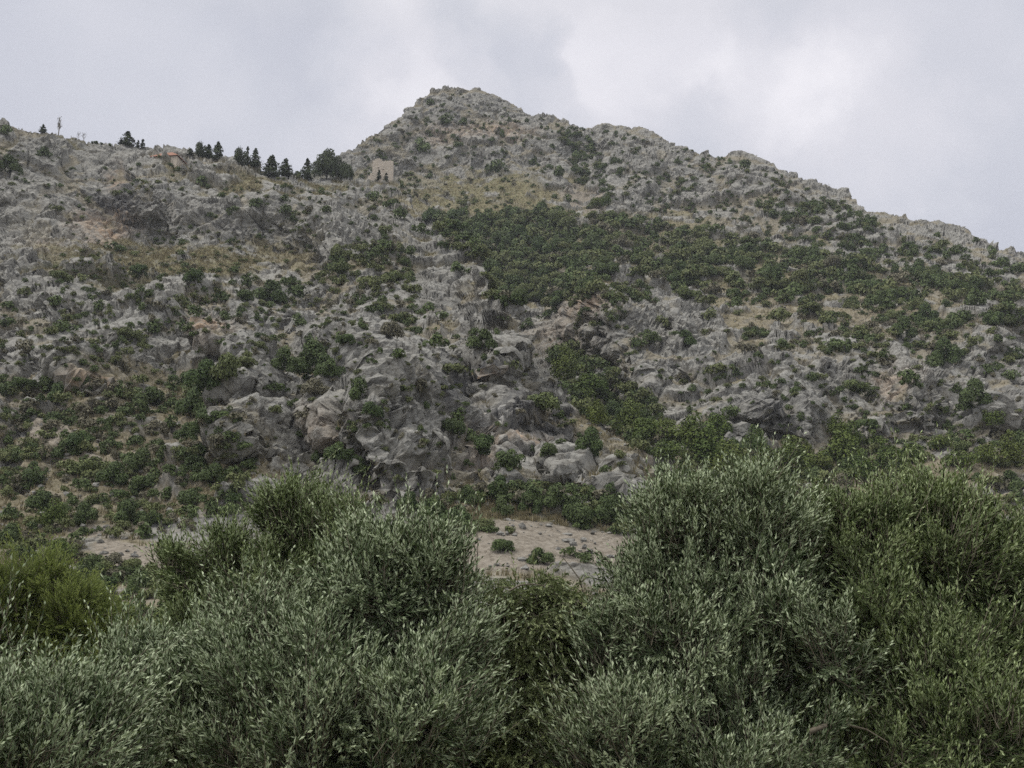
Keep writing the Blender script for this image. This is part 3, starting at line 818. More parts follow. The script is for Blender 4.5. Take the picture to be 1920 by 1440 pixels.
# ------------------------------------------------------------------ where each one stands, in words
ANCH = [(20,300,'at the left end of the hilltop'),(110,430,'on the grey buttress left of the stained cave'),(215,360,'around the orange stained cave'),
 (385,345,'below the red roof'),(300,430,'at the foot of the cave cliff'),(430,400,'on the pale cliff band below the conifer row'),(545,385,'below the ridge gap by the slender conifers'),
 (660,335,'left of the stone tower'),(725,380,'just below the stone tower'),(780,430,'along the edge dropping right of the tower'),(850,540,'on the rock fins ending the spur'),(120,520,'at the left end of the dry terrace'),
 (270,515,'under the left half of the dry terrace'),(400,505,'under the middle of the dry terrace'),(520,545,'in the thicket below the dry terrace'),(660,490,'between the pale cliffs of the spur'),
 (730,540,'under the pale cliffs of the spur'),(30,590,'on the rocks at the far left'),(150,580,'on the grey rocks below the terrace shrubs'),(290,570,'on the rocky slope under the dry terrace'),
 (240,645,'above the ochre-footed cliff'),(375,600,'above the ochre rock face'),(400,695,'in the green gully below the ochre rock'),(510,640,'on the slope right of the ochre rock'),(590,690,'in the long dark belt across the slabs'),
 (60,715,'at the far left under the rocks'),(130,770,'on the left slope beneath the ochre-footed cliff'),(250,760,'right beneath the ochre-footed cliff'),(380,790,'left of the striped limestone slabs'),
 (540,770,'on the striped limestone slabs'),(690,760,'in the cleft left of the rock pillar'),(640,860,'at the lower left of the rock pillar'),(740,640,'on the rough slope above the pillar'),(890,640,'above the arched cliff hollow'),
 (830,710,'left of the arched cliff hollow'),(870,805,'between the pillar and the streaked cliff'),(970,690,'on top of the arched cliff'),(990,890,'on the ledge under the streaked cliff'),(1110,840,'on the lowest rock outcrop'),
 (150,855,'on the dry slope in the left third'),(270,850,'on the dry slope beneath the slabs'),(380,870,'on the slope behind the tallest left olive'),(460,900,'just above the tallest left olive'),(50,890,'at the left edge on the dry slope'),
 (240,925,'on the slope above the pale scree'),(340,945,'left of the tall left olive top'),(60,970,'at the left edge above the yellow tree'),(170,980,'uphill of the pale scree'),(280,1000,'beside the pale scree patch'),
 (200,1095,'below the pale scree patch'),(820,955,'at the foot of the rock pillar'),(960,970,'on the dry grass below the ledge'),(1070,945,'in the dark belt under the outcrop'),(1030,1040,'on the pale slabs between the olives'),
 (1080,740,'in the pine gully'),(1180,790,'at the lower end of the pine gully'),(900,430,'at the left end of the scrub band'),(1010,450,'in the scrub band below the dry meadow'),(1130,455,'in the scrub band below the bare scree'),
 (1260,455,'in the middle of the scrub band'),(1390,475,'around the pale rock in the scrub band'),(1520,500,'in the scrub band under the right ridge'),(1660,530,'at the right of the scrub band'),(1830,560,'at the far right of the scrub band'),
 (940,520,'behind the tip of the spur'),(1050,530,'in the scrub above the gully cliff'),(1180,540,'above the rock pinnacle'),(1320,560,'right of the rock pinnacle'),(1450,570,'on the ledges under the scrub band'),(1570,590,'among the pale ledges on the right'),
 (1720,610,'above the slanting ledges on the right'),(1860,640,'on the rocks at the right edge'),(1210,630,'left of the rock pinnacle'),(1370,670,'below the rock pinnacle'),(1500,640,'on the broken rocks at right centre'),(1630,690,'on the right-hand cliffs'),
 (1770,680,'on the slanting ledges'),(1370,750,'on the left of the streaked right cliff'),(1500,735,'above the streaked right cliff'),(1600,740,'on the smooth right cliff'),(1820,740,'by the dark cave at right'),
 (1290,840,'at the left of the lower tree belt'),(1400,870,'in the left half of the tree belt'),(1520,850,'in the middle of the tree belt'),(1640,850,'right of the middle of the tree belt'),(1770,850,'in the right half of the tree belt'),(1880,850,'at the right end of the tree belt'),
 (1360,950,'behind the topmost right olive shoots'),(1520,960,'under the tree belt behind the olives'),(1680,960,'behind the right olive crown'),(1850,960,'behind the far right olive crown'),
 (840,240,'on the summit dome'),(760,280,'on the left flank of the summit'),(960,290,'on the right flank of the summit'),(1120,330,'in the cleft right of the summit'),(1120,375,'beside the bare scree'),(900,360,'on the dry meadow below the summit'),
 (1250,330,'on the grey ridge right of the summit'),(1420,370,'on the middle of the right ridge'),(1570,410,'on the ridge where it steps down'),(1740,460,'on the last humps of the ridge'),(1880,500,'at the right end of the ridge')]
AX = np.array([(a[0], a[1]) for a in ANCH], float)
ORDN = ['', 'second ', 'third ', 'fourth ', 'fifth ', 'sixth ', 'seventh ', 'eighth ', 'ninth ', 'tenth ', 'eleventh ', 'twelfth ', 'thirteenth ', 'fourteenth ', 'fifteenth ']
TONEW = dict(dark='dark green', olive='olive green', brown='brownish', pine='light green')


def word_labels(items, noun):
    """items: (u, v, w, tone) -> one label each"""
    zones = {}
    for i, (u, v, w, t) in enumerate(items):
        z = int(np.argmin((AX[:, 0] - u) ** 2 + (1.3 * (AX[:, 1] - v)) ** 2))
        zones.setdefault((z, t), []).append(i)
    lab = {}
    for (z, t), ids in zones.items():
        ids.sort(key=lambda i: items[i][0])
        ph = ANCH[z][2]; tw = TONEW[t]; n = len(ids)
        for k, i in enumerate(ids):
            if n == 1: s = f'large {tw} {noun} {ph}' if items[i][2] > 30 else f'single {tw} {noun} {ph}'
            elif k == 0: s = f'leftmost {tw} {noun} {ph}'
            elif k == n - 1: s = f'rightmost {tw} {noun} {ph}'
            else: s = f'{ORDN[min(k, 14)]}{tw} {noun} from the left {ph}'
            lab[i] = s
    return lab


shrubs.sort(key=lambda s: -s[2])
LABN = 300
# keep only the ones the olives in front do not cover completely
def hidden_low(u, v):
    return v > np.interp(u, [-50,0,190,320,330,480,560,640,700,800,860,900,1080,1180,1240,1360,1500,1560,1700,1860,1960],
                         [1230,1240,1300,1150,1010,960,900,930,1000,990,1060,1110,1080,960,900,880,960,930,900,930,930]) + 24


shrubs = [s for s in shrubs if not hidden_low(s[0], s[1])]
pines = [s for s in pines if not hidden_low(s[0], s[1])]
single = shrubs[:LABN]
labs = word_labels(single, 'shrub')
stuff_v, stuff_f, stuff_t, stuff_m, so = [], [], [], [], 0
LOW = {t: [shrub_cards(260, 0.125, 8, 0.85, 200 + i + 7 * j, 0.2) for i in range(5)] for j, t in enumerate(('dark', 'olive', 'brown'))}
TIDX = dict(dark=0, olive=1, brown=2)
for i, (u, v, w, tone) in enumerate(shrubs):
    g = ground_at(u, v + 0.30 * w)
    if g is None: continue
    s = 0.5 * w * g.y / F * (1.30 if i < LABN else 1.42)
    asp = R.uniform(0.95, 1.35)
    if i < LABN:
        me = R.choice(SHRUB[tone])
        o = place_obj('shrub', me, (g.x, g.y, g.z - 0.22 * s), s, s * asp, R.uniform(0, 6.28))
        tag(o, labs[i], 'shrub', 'shrubs dotted over the rocky slopes')
    else:
        vv, ff, tt = R.choice(LOW[tone])
        a = R.uniform(0, 6.28); ca, sa = math.cos(a), math.sin(a)
        q = np.stack([(vv[:, 0] * ca - vv[:, 1] * sa) * s + g.x, (vv[:, 0] * sa + vv[:, 1] * ca) * s + g.y, vv[:, 2] * s * asp + g.z - 0.22 * s], -1)
        stuff_v.append(q); stuff_f.append(ff + so); so += len(vv)
        stuff_t.append(np.clip(tt + R.uniform(-.3, .38), 0, 1)); stuff_m.append(np.full(len(ff), TIDX[tone]))
if stuff_v:
    me = make_mesh('scrub', np.concatenate(stuff_v), np.concatenate(stuff_f), 4, (M_SHRUB, M_OLIVEGREEN, M_BROWN),
                   face_mat=np.concatenate(stuff_m), face_attrs=dict(tint=np.concatenate(stuff_t)))
    tag(link('scrub', me), 'small evergreen scrub scattered over the rocky slopes', 'scrub', kind='stuff')

pl = word_labels([(u, v, w, 'pine') for u, v, w in pines], 'pine')
for i, (u, v, w) in enumerate(pines):
    g = ground_at(u, v + 0.42 * w)
    if g is None: continue
    ww = w * g.y / F
    place_tree('pine_tree', PINE[i % 4], (g.x, g.y, g.z - 0.10 * ww), ww * R.uniform(0.52, 0.66), ww * 1.3, 2.0, R.uniform(0, 6.28), pl[i], 'tree', 'light green pines in the gully and lower belt')

# ------------------------------------------------------------------ trees along the left ridge: u, base v, top v, width, kind, label
RIDGE = [(80,247,228,13,'coni','small conifer left of the bare tree on the left ridge'),
 (238,274,242,29,'coni','bushy conifer left of the red roof, the largest of that end'),
 (258,276,258,8,'cypr','thin spiky conifer right beside the bushy conifer left of the red roof'),
 (267,277,258,9,'cypr','short spiky conifer between the bushy conifer and the red roof'),
 (289,281,252,27,'coni','conifer standing behind the left half of the red roof'),
 (318,283,258,17,'coni','narrow conifer behind the right end of the red roof'),
 (357,291,276,14,'coni','low conifer at the left end of the first group right of the red roof'),
 (374,295,267,26,'broad','round dark conifer in the first group right of the red roof'),
 (390,297,267,22,'coni','conifer in the middle of the first group right of the red roof'),
 (407,300,260,23,'coni','tallest conifer closing the first group right of the red roof'),
 (448,308,278,30,'broad','broad dark conifer at the left of the middle ridge group'),
 (463,309,269,11,'cypr','slim tall cypress in the middle ridge group'),
 (478,313,273,22,'coni','pointed conifer at the right of the middle ridge group'),
 (508,326,279,33,'coni','full egg-shaped conifer standing right of the middle ridge group'),
 (535,328,290,25,'coni','smaller conifer right beside the full egg-shaped one'),
 (575,338,292,25,'coni','lone pointed conifer in front of the ridge gap'),
 (612,330,278,50,'broad','broadest dark tree on the ridge, left of the stone tower'),
 (630,332,292,34,'broad','dark tree leaning on the right side of the broadest ridge tree'),
 (650,334,306,24,'broad','low dark tree nearest the left of the stone tower')]
for k, (u, vb, vt, w, kind, lb) in enumerate(RIDGE):
    g = ground_at(u, vb, hill)
    if g is None: continue
    if 280 < u < 325: g.y += 9.0; g.z += 0.3
    h = (vb - vt) * g.y / F * 1.08; ww = w * g.y / F * 1.3; g.z -= 0.08 * h
    if kind == 'cypr': place_tree('cypress', CYPR[k % 2], g, h, ww, 0.34, R.uniform(0, 6), lb, 'tree', 'conifers along the left ridge')
    elif kind == 'coni': place_tree('conifer', CONI[k % 7], g, h, ww * 1.05, 0.66, R.uniform(0, 6), lb, 'tree', 'conifers along the left ridge')
    else: place_tree('conifer', BROADC, (g.x, g.y, g.z - 0.1 * h), h * 0.95, ww, 2.0, R.uniform(0, 6), lb, 'tree', 'conifers along the left ridge')

# small shrubs and dead bushes along the skyline
def bare_tree(name, g, h, w, label, seed, nb):
    rr = np.random.default_rng(seed)
    e = empty(name, g); tag(e, label, 'tree')
    tr = tube([(0, 0, -0.3), (0.02 * h, 0, h * 0.3), (-0.01 * h, 0, h * 0.7), (0, 0, h)], [0.028 * h, 0.022 * h, 0.013 * h, 0.003 * h], 6)
    link('trunk', make_mesh('trunk', *tr, 4, (M_TWIG,), smooth=True), e)
    parts = []
    for i in range(nb):
        z = h * rr.uniform(0.25, 0.95); a = rr.uniform(0, 6.28); L = w * 0.5 * rr.uniform(0.5, 1.1) * (1.25 - z / h) ** 0.5
        p0 = np.array([0, 0, z]); up = rr.uniform(0.6, 1.5)
        pts = [p0 + np.array([math.cos(a), math.sin(a), 0]) * L * s + np.array([0, 0, up * L * s * s + .3 * L * s]) + rr.normal(0, .03 * L, 3) * (s > 0) for s in (0, .35, .7, 1)]
        parts.append(tube(pts, np.array([0.012, 0.009, 0.006, 0.003]) * h, 4))
        for q in range(5):
            s = rr.uniform(.3, 1); b0 = pts[0] + (pts[3] - pts[0]) * s
            d = rr.normal(0, 1, 3); d[2] = abs(d[2]) + .6; d /= np.linalg.norm(d)
            parts.append(tube([b0, b0 + d * L * .25, b0 + d * L * .45 + np.array([0, 0, .05 * L])], np.array([0.007, 0.005, 0.003]) * h, 3 + 1))
    v, f = join(parts)
    link('branches', make_mesh('branches', v, f, 4, (M_TWIG,)), e)
    return e


g = ground_at(109, 254, hill); bare_tree('bare_tree', g, 40 * g.y / F, 15 * g.y / F, 'tall leafless grey tree standing alone on the left skyline', 3, 26)
g = ground_at(147, 261, hill); bare_tree('bare_bush', g, 14 * g.y / F, 12 * g.y / F, 'small leafless bush left of its twin on the skyline', 4, 16)
g = ground_at(156, 262, hill); bare_tree('bare_bush', g, 17 * g.y / F, 13 * g.y / F, 'slightly taller leafless bush right of its twin on the skyline', 5, 18)
SKY_SH = [(172,266,10,'first low skyline shrub right of the leafless bushes'),(181,267,14,'second low skyline shrub right of the leafless bushes'),(190,268,10,'third low skyline shrub right of the leafless bushes'),
          (207,271,12,'greyish low shrub left of the bushy ridge conifer'),(556,322,20,'low shrub filling the ridge gap between two conifers'),(545,324,12,'small shrub leaning on the conifer beside the ridge gap')]
for u, v, w, lb in SKY_SH:
    g = ground_at(u, v + 3, hill)
    if g is None: continue
    s = .5 * w * g.y / F
    tag(place_obj('shrub', R.choice(SHRUB['dark']), (g.x, g.y, g.z - .1 * s), s, s * 1.1, R.uniform(0, 6)), lb, 'shrub', 'low shrubs on the skyline')

# ------------------------------------------------------------------ ruined stone tower
def stone_material():
    m, nt, N, L = new_mat('rubble_masonry')
    out = N.new('ShaderNodeOutputMaterial'); b = N.new('ShaderNodeBsdfPrincipled'); b.inputs['Roughness'].default_value = 0.95
    co = N.new('ShaderNodeTexCoord').outputs['Object']
    vo = N.new('ShaderNodeTexVoronoi'); vo.inputs['Scale'].default_value = 2.6; L.new(mapping(N, L, co, (1, 1, 1.7)), vo.inputs['Vector'])
    c1 = ramp(N, L, vo.outputs['Color'], [(0.1, (0.42, 0.365, 0.305)), (0.9, (0.60, 0.525, 0.445))])
    c1 = mix(N, L, ramp(N, L, noise(N, L, co, 0.6, 5), [(0.4, 0.0), (0.7, 0.5)]), c1, (0.42, 0.38, 0.33))
    L.new(c1, b.inputs['Base Color'])
    bp = N.new('ShaderNodeBump'); bp.inputs['Strength'].default_value = 0.6; bp.inputs['Distance'].default_value = 0.08
    L.new(vo.outputs['Distance'], bp.inputs['Height']); L.new(bp.outputs[0], b.inputs['Normal'])
    L.new(b.outputs[0], out.inputs[0])
    return m


M_STONE = stone_material()


def boxv(x0, x1, y0, y1, z0, z1):
    v = np.array([(x0,y0,z0),(x1,y0,z0),(x1,y1,z0),(x0,y1,z0),(x0,y0,z1),(x1,y0,z1),(x1,y1,z1),(x0,y1,z1)], float)
    f = np.array([(0,3,2,1),(4,5,6,7),(0,1,5,4),(1,2,6,5),(2,3,7,6),(3,0,4,7)])
    return v, f


def broken_wall(length, thick, heights, openings=(), depth_axis=0):
    """wall along x from 0 to length as columns of masonry with a broken top; openings (x0,x1,z0,z1) stay empty"""
    xs = sorted(set([0, length] + [h[0] for h in heights] + [o[0] for o in openings] + [o[1] for o in openings]))
    parts = []
    for a, b in zip(xs[:-1], xs[1:]):
        m = 0.5 * (a + b)
        top = np.interp(m, [h[0] for h in heights], [h[1] for h in heights]) + random.uniform(-.12, .12)
        z = -2.0
        for o in sorted([o for o in openings if o[0] <= m <= o[1]], key=lambda o: o[2]):
            parts.append(boxv(a, b, 0, thick, z, o[2])); z = o[3]
        parts.append(boxv(a, b, 0, thick, z, top))
    return join(parts)


g = ground_at(717, 339, hill)
sc_ = g.y / F
W, H = 42 * sc_, 50 * sc_
tw = empty('stone_tower', (g.x - W / 2, g.y, g.z - 0.3)); tag(tw, 'roofless square ruined stone tower with broken top on the ridge', 'tower')
tw.rotation_euler = (0, 0, math.radians(6))
hs = [(W * t, H * q) for t, q in ((0, .90), (.1, .97), (.2, 1.0), (.35, 1.04), (.45, .93), (.55, .90), (.7, .95), (.8, .96), (.92, .97), (1, .93))]
wins = [(W * .25, W * .33, H * .55, H * .63), (W * .48, W * .57, H * .42, H * .58)]
v, f = broken_wall(W, .7, hs, wins)
link('front_wall', make_mesh('front_wall', v, f, 4, (M_STONE,)), tw)
v, f = broken_wall(W, .7, [(0, H * .85), (W * .5, H * 1.0), (W, H * .9)]); v[:, 1] += W * .9
link('rear_wall', make_mesh('rear_wall', v, f, 4, (M_STONE,)), tw)
for nm, xo in (('side_wall', 0.0), ('side_wall', W - .7)):
    v, f = broken_wall(W * .9 - .71, .7, [(0, H * .92), (W * .3, H * .86), (W * .8, H * .93)])
    v = np.stack([v[:, 1] + xo, v[:, 0] + .705, v[:, 2]], -1)
    f = f[:, ::-1]
    link(nm, make_mesh(nm, v, f, 4, (M_STONE,)), tw)
# a low broken wall running down to the left
lw = empty('ruined_wall', (g.x - W / 2 - 12.5 * sc_, g.y + .2, g.z - .4)); tag(lw, 'low crumbling stone wall sloping down left of the ruined tower', 'wall')
v, f = broken_wall(12 * sc_, .7, [(0, .7), (4 * sc_, 1.6), (8 * sc_, 2.7), (12 * sc_, 3.4)])
link('wall', make_mesh('wall', v, f, 4, (M_STONE,)), lw)
for u, vb, vt, w, lb in ((710, 341, 320, 11, 'taller small cypress in front of the ruined tower'), (724, 341, 326, 9, 'shorter small cypress in front of the ruined tower')):
    gg = Vector(at(u, vb, g.y - 1.4)); gg.z = g.z - .5
    h = (vb - vt) * sc_
    place_tree('cypress', CYPR[0 if vt == 320 else 1], gg, h * 1.1, w * sc_, .34, 1.0, lb, 'tree', 'cypresses before the tower')

# ------------------------------------------------------------------ house with the red tiled roof behind the ridge
m_, nt_, N_, L_ = new_mat('red_roof_tiles')
o_ = N_.new('ShaderNodeOutputMaterial'); b_ = N_.new('ShaderNodeBsdfPrincipled'); b_.inputs['Roughness'].default_value = .85
c_ = N_.new('ShaderNodeTexCoord').outputs['Object']
wv_ = N_.new('ShaderNodeTexWave'); wv_.inputs['Scale'].default_value = 2.2; wv_.bands_direction = 'X'; L_.new(c_, wv_.inputs['Vector'])
L_.new(mix(N_, L_, math_n(N_, L_, 'MULTIPLY', wv_.outputs[0], .4), ramp(N_, L_, noise(N_, L_, c_, 1.4, 4), [(.35, (.22, .10, .062)), (.65, (.29, .14, .088))]), (.24, .085, .05)), b_.inputs['Base Color'])
L_.new(b_.outputs[0], o_.inputs[0]); M_ROOF = m_
g = ground_at(306, 284, hill); sc_ = g.y / F
W = 56 * sc_; D_ = 5.0
hs_ = empty('house', (g.x, g.y + .9, g.z - 1.4)); tag(hs_, 'low house with orange tiled roof among the conifers on the left ridge', 'house')
hs_.rotation_euler = (0, 0, math.radians(-8))
v, f = boxv(-W / 2, W / 2, 0, D_, -3.0, 0.35)
link('wall', make_mesh('wall', v, f, 4, (M_STONE,)), hs_)
e_ = .35; hz = 2.5
rv = np.array([(-W/2-e_, -e_, .36), (W/2+e_, -e_, .36), (W/2+e_, D_+e_, .36), (-W/2-e_, D_+e_, .36), (-W/2+2.2, D_/2, hz), (W/2-2.6, D_/2, hz)])
rt = rv.copy(); rt[:, 2] += .14
vv = np.concatenate([rv, rt])
rf = [(6,7,11,10),(8,9,10,11),(0,4,5,1),(2,5,4,3),(0,1,7,6),(2,3,9,8),(1,2,8,7),(3,0,6,9)]
me = bpy.data.meshes.new('roof'); me.from_pydata([tuple(p) for p in vv], [], rf + [(7,8,11),(9,6,10),(1,5,2),(3,4,0)]); me.materials.append(M_ROOF)
ro = link('roof', me, hs_)
v, f = boxv(-.3, .3, -.3, .3, 0, 1.0); v += np.array([W * .18, D_ * .62, 1.2])
link('chimney', make_mesh('chimney', v, f, 4, (M_STONE,)), ro)

# ------------------------------------------------------------------ dry grass tufts on the soil patches
def tufts(V, A, n, seed):
    rr = np.random.default_rng(seed)
    w = (A['soil'] * (1 - A['scree']) * (0.35 + 0.9 * A['grassy'])) ** 1.5
    w = np.where((A['u'] > -40) & (A['u'] < 1960) & (A['v'] > 150) & (A['v'] < 1120), w, 0)
    # equal cover on the ground, not on the mesh: weight by the area of each cell
    c = np.linalg.norm(np.cross(np.gradient(V, axis=0), np.gradient(V, axis=1)), axis=2)
    w = (w * np.minimum(c, 6) ** .6 * (c < 40)).ravel(); w /= w.sum()
    ids = rr.choice(len(w), n, p=w)
    return V.reshape(-1, 3)[ids] + rr.normal(0, .25, (n, 3)) * np.array([1, 1, 0])


base = np.concatenate([tufts(HV, HA, 26000, 1), tufts(MV, MA, 26000, 2)])
nt = len(base); nbld = 9
rr = np.random.default_rng(8)
B = np.repeat(base, nbld, 0)
hgt = rr.uniform(.15, .50, len(B)); a = rr.uniform(0, 6.28, len(B)); wd = rr.uniform(.025, .075, len(B))
off = np.stack([np.cos(a), np.sin(a), 0 * a], -1)
side = np.stack([-np.sin(a), np.cos(a), 0 * a], -1) * wd[:, None]
b0 = B + off * rr.uniform(.05, .3, (len(B), 1))
tip = b0 + off * (hgt * rr.uniform(.1, .6, len(B)))[:, None] + np.array([0, 0, 1.0]) * hgt[:, None]
v = np.stack([b0 - side - [0, 0, .1], b0 + side - [0, 0, .1], tip], 1).reshape(-1, 3)
me = make_mesh('dry_grass', v, np.arange(len(v)).reshape(-1, 3), 3, (M_DRYGRASS,), face_attrs=dict(tint=np.clip(np.repeat(rr.random(nt), nbld) * .7 + rr.random(len(B)) * .3, 0, 1)))
tag(link('dry_grass', me), 'straw coloured dry grass on the terraces and soil pockets', 'grass', kind='stuff')

# ------------------------------------------------------------------ loose stones on scree and soil
def stones(V, A, n, seed):
    rr = np.random.default_rng(seed)
    w = 0.22 * A['scree'] + 0.5 * A['soil']
    w = np.where((A['u'] > -40) & (A['u'] < 1960) & (A['v'] > 560) & (A['v'] < 1120), w, 0)
    c = np.linalg.norm(np.cross(np.gradient(V, axis=0), np.gradient(V, axis=1)), axis=2)
    w = (w * np.minimum(c, 2) * (c < 20)).ravel(); w /= w.sum()
    return V.reshape(-1, 3)[rr.choice(len(w), n, p=w)] + rr.normal(0, .15, (n, 3)) * np.array([1, 1, 0])


P0 = np.concatenate([stones(HV, HA, 6500, 3), stones(MV, MA, 2500, 4)]); ns_ = len(P0)
rr = np.random.default_rng(12)
ph_ = (1 + 5 ** .5) / 2
iv = np.array([(-1,ph_,0),(1,ph_,0),(-1,-ph_,0),(1,-ph_,0),(0,-1,ph_),(0,1,ph_),(0,-1,-ph_),(0,1,-ph_),(ph_,0,-1),(ph_,0,1),(-ph_,0,-1),(-ph_,0,1)]) / 1.9
it = np.array([(0,11,5),(0,5,1),(0,1,7),(0,7,10),(0,10,11),(1,5,9),(5,11,4),(11,10,2),(10,7,6),(7,1,8),(3,9,4),(3,4,2),(3,2,6),(3,6,8),(3,8,9),(4,9,5),(2,4,11),(6,2,10),(8,6,7),(9,8,1)])
size = 0.06 + 0.36 * rr.random(ns_) ** 5
sv = iv[None] * (size[:, None, None] * rr.uniform(.6, 1.25, (ns_, 12, 1))) * rr.uniform(.7, 1.3, (ns_, 1, 3)) * np.array([1, 1, .7]) + P0[:, None, :] + np.array([0, 0, .15]) * size[:, None, None]
me = make_mesh('rubble', sv.reshape(-1, 3), (np.arange(ns_)[:, None, None] * 12 + it[None]).reshape(-1, 3), 3, (M_TERR,))
tag(link('rubble', me), 'loose pale stones lying on the scree and dry soil', 'stones', kind='stuff')
# ------------------------------------------------------------------ olive trees in front
def olive_crown(lobes, dens, seed, L0=(0.16, 0.32), up=0.75, droop=0.0, leaf=0.064, wid=0.0145, nleaf=17, inner=1.3, lean=(0, 0, 0)):
    """lobes: (centre xyz, r). Returns verts, quads, material index (0 leaf, 1 stem), tint"""
    r_ = np.random.default_rng(seed)
    C = np.array([l[0] for l in lobes]); Rr = np.array([l[1] for l in lobes])
    # every limb carries a cauliflower of smaller heads
    heads, hr = [], []
    for k in range(len(lobes)):
        m = int(np.clip(7 * Rr[k] / 0.45, 6, 16))
        q = r_.normal(size=(m, 3)); q /= np.linalg.norm(q, axis=1, keepdims=True)
        q[:, 2] = np.where(q[:, 2] < -0.3, -q[:, 2], q[:, 2])
        sz = np.clip(Rr[k] * r_.uniform(0.26, 0.62, m), 0.12, 0.46)
        heads.append(C[k] + q * (Rr[k] * r_.uniform(0.80, 1.12, m) - 0.75 * sz)[:, None]); hr.append(sz)
    C = np.concatenate(heads); Rr = np.concatenate(hr)
    P, D, L, T = [], [], [], []
    zc = np.array([0.0, 0.0, 1.0])
    for k in range(len(C)):
        area = 4 * math.pi * Rr[k] ** 2
        n = max(6, int(dens * area))
        d = r_.normal(size=(n, 3)); d /= np.linalg.norm(d, axis=1, keepdims=True)
        d = d[(d[:, 2] > -0.35) | (r_.random(n) < 0.35)]; n = len(d)
        nz = perlin((C[k] + d * Rr[k]) / 0.42, seed + 3)
        keep = r_.random(n) < np.clip(0.70 + 1.9 * nz, 0.1, 1)
        d = d[keep]; nz = nz[keep]; n = len(d)
        c = C[k] + d * (Rr[k] * (0.66 + 0.35 * nz + 0.16 * r_.random(n)))[:, None]
        ok = np.ones(n, bool)
        dj = np.linalg.norm(c[:, None, :] - C[None], axis=2) / Rr[None]; dj[:, k] = 9
        ok = dj.min(1) > 0.62
        c = c[ok]; d = d[ok]; n = len(d)
        td = 0.58 * d + 1.3 * up * zc + 0.30 * r_.normal(size=(n, 3)) + np.array(lean)
        td /= np.linalg.norm(td, axis=1, keepdims=True)
        ns = r_.integers(12, 26, n); big = r_.uniform(0.75, 1.3, n) * np.where(r_.random(n) < 0.13, r_.uniform(1.4, 2.1, n), 1.0); tt = r_.normal(0, 0.15, n)
        ii = np.repeat(np.arange(n), ns); m = len(ii)
        P.append(c[ii] + 0.055 * r_.normal(size=(m, 3)) * big[ii, None] + td[ii] * (r_.random(m) * 0.16)[:, None])
        dd = td[ii] + 0.22 * r_.normal(size=(m, 3)); dd /= np.linalg.norm(dd, axis=1, keepdims=True)
        D.append(dd); L.append(r_.uniform(L0[0], L0[1], m) * big[ii]); T.append(tt[ii])
        # foliage inside, which closes the view through the crown
        m = int(inner * 60 * area)
        q = r_.normal(size=(m, 3)); q /= np.linalg.norm(q, axis=1, keepdims=True)
        P.append(C[k] + q * (Rr[k] * (0.15 + 0.5 * r_.random(m)))[:, None]); dd = q + 0.6 * r_.normal(size=(m, 3)) + 0.3 * zc
        D.append(dd / np.linalg.norm(dd, axis=1, keepdims=True)); L.append(r_.uniform(L0[0], L0[1], m)); T.append(np.full(m, -0.2))  # inner leaves tinted darker, crown shade put into the colour
    P = np.concatenate(P); D = np.concatenate(D); L = np.concatenate(L); T = np.concatenate(T); n = len(P)
    K = nleaf
    t = (np.linspace(0.06, 1.0, K)[None, :] + r_.normal(0, 0.015, (n, K)))
    bendv = np.stack([0 * L, 0 * L, -droop * np.ones(n)], -1) + 0.12 * r_.normal(size=(n, 3))
    pos = P[:, None, :] + D[:, None, :] * (L[:, None] * t)[..., None] + bendv[:, None, :] * (L[:, None] * t * t)[..., None]
    ax = D[:, None, :] + 2 * bendv[:, None, :] * t[..., None]
    ax /= np.linalg.norm(ax, axis=2, keepdims=True)
    ref = r_.normal(size=(n, 1, 3)) + 0 * ax
    s1 = np.cross(ax, ref); s1 /= np.linalg.norm(s1, axis=2, keepdims=True) + 1e-9
    s2 = np.cross(ax, s1)
    ph = (np.arange(K)[None, :] % 2) * math.pi + (np.arange(K)[None, :] // 2) * (math.pi / 2) + r_.normal(0, 0.35, (n, K))
    pr = s1 * np.cos(ph)[..., None] + s2 * np.sin(ph)[..., None]
    ang = np.radians(46 - 30 * np.clip(t, 0, 1) + r_.normal(0, 8, (n, K)))
    la = ax * np.cos(ang)[..., None] + pr * np.sin(ang)[..., None]
    ln = ax * np.sin(ang)[..., None] - pr * np.cos(ang)[..., None]
    sd = np.cross(ln, la)
    tw = r_.normal(0, 0.35, (n, K))[..., None]
    sd = sd * np.cos(tw) + ln * np.sin(tw); ln = np.cross(la, sd)
    ll = leaf * r_.uniform(0.7, 1.2, (n, K)) * (1.05 - 0.45 * np.clip(t, 0, 1) ** 3)
    w = wid * r_.uniform(0.8, 1.25, (n, K))
    ll = ll[..., None]; w = w[..., None]
    b = pos; m = pos + la * ll * 0.5 - ln * ll * 0.04; tp = pos + la * ll + ln * ll * 0.05
    V = np.stack([b, m + sd * w * 0.5, tp, m - sd * w * 0.5], 2).reshape(-1, 3)
    Fq = np.arange(4 * n * K).reshape(-1, 4)
    tint = np.clip((0.13 + T + r_.normal(0, 0.13, n))[:, None] + 0.74 * np.clip(t, 0, 1) ** 2 + r_.normal(0, 0.15, (n, K)), 0, 1).ravel()  # paler young tips; their sky-lit brightness is also painted into the tint
    # stems: slim triangular prisms, as quads
    e0 = P - D * 0.10; e1 = pos[:, K // 2]; e2 = pos[:, -1]
    a1 = s1[:, 0]; a2 = s2[:, 0]
    rings = []
    for e, rd in ((e0, 0.0035), (e1, 0.0022), (e2, 0.0008)):
        rings.append(np.stack([e + a1 * rd, e + (-0.5 * a1 + 0.87 * a2) * rd, e + (-0.5 * a1 - 0.87 * a2) * rd], 1))
    SV = np.stack(rings, 1).reshape(n, 9, 3)
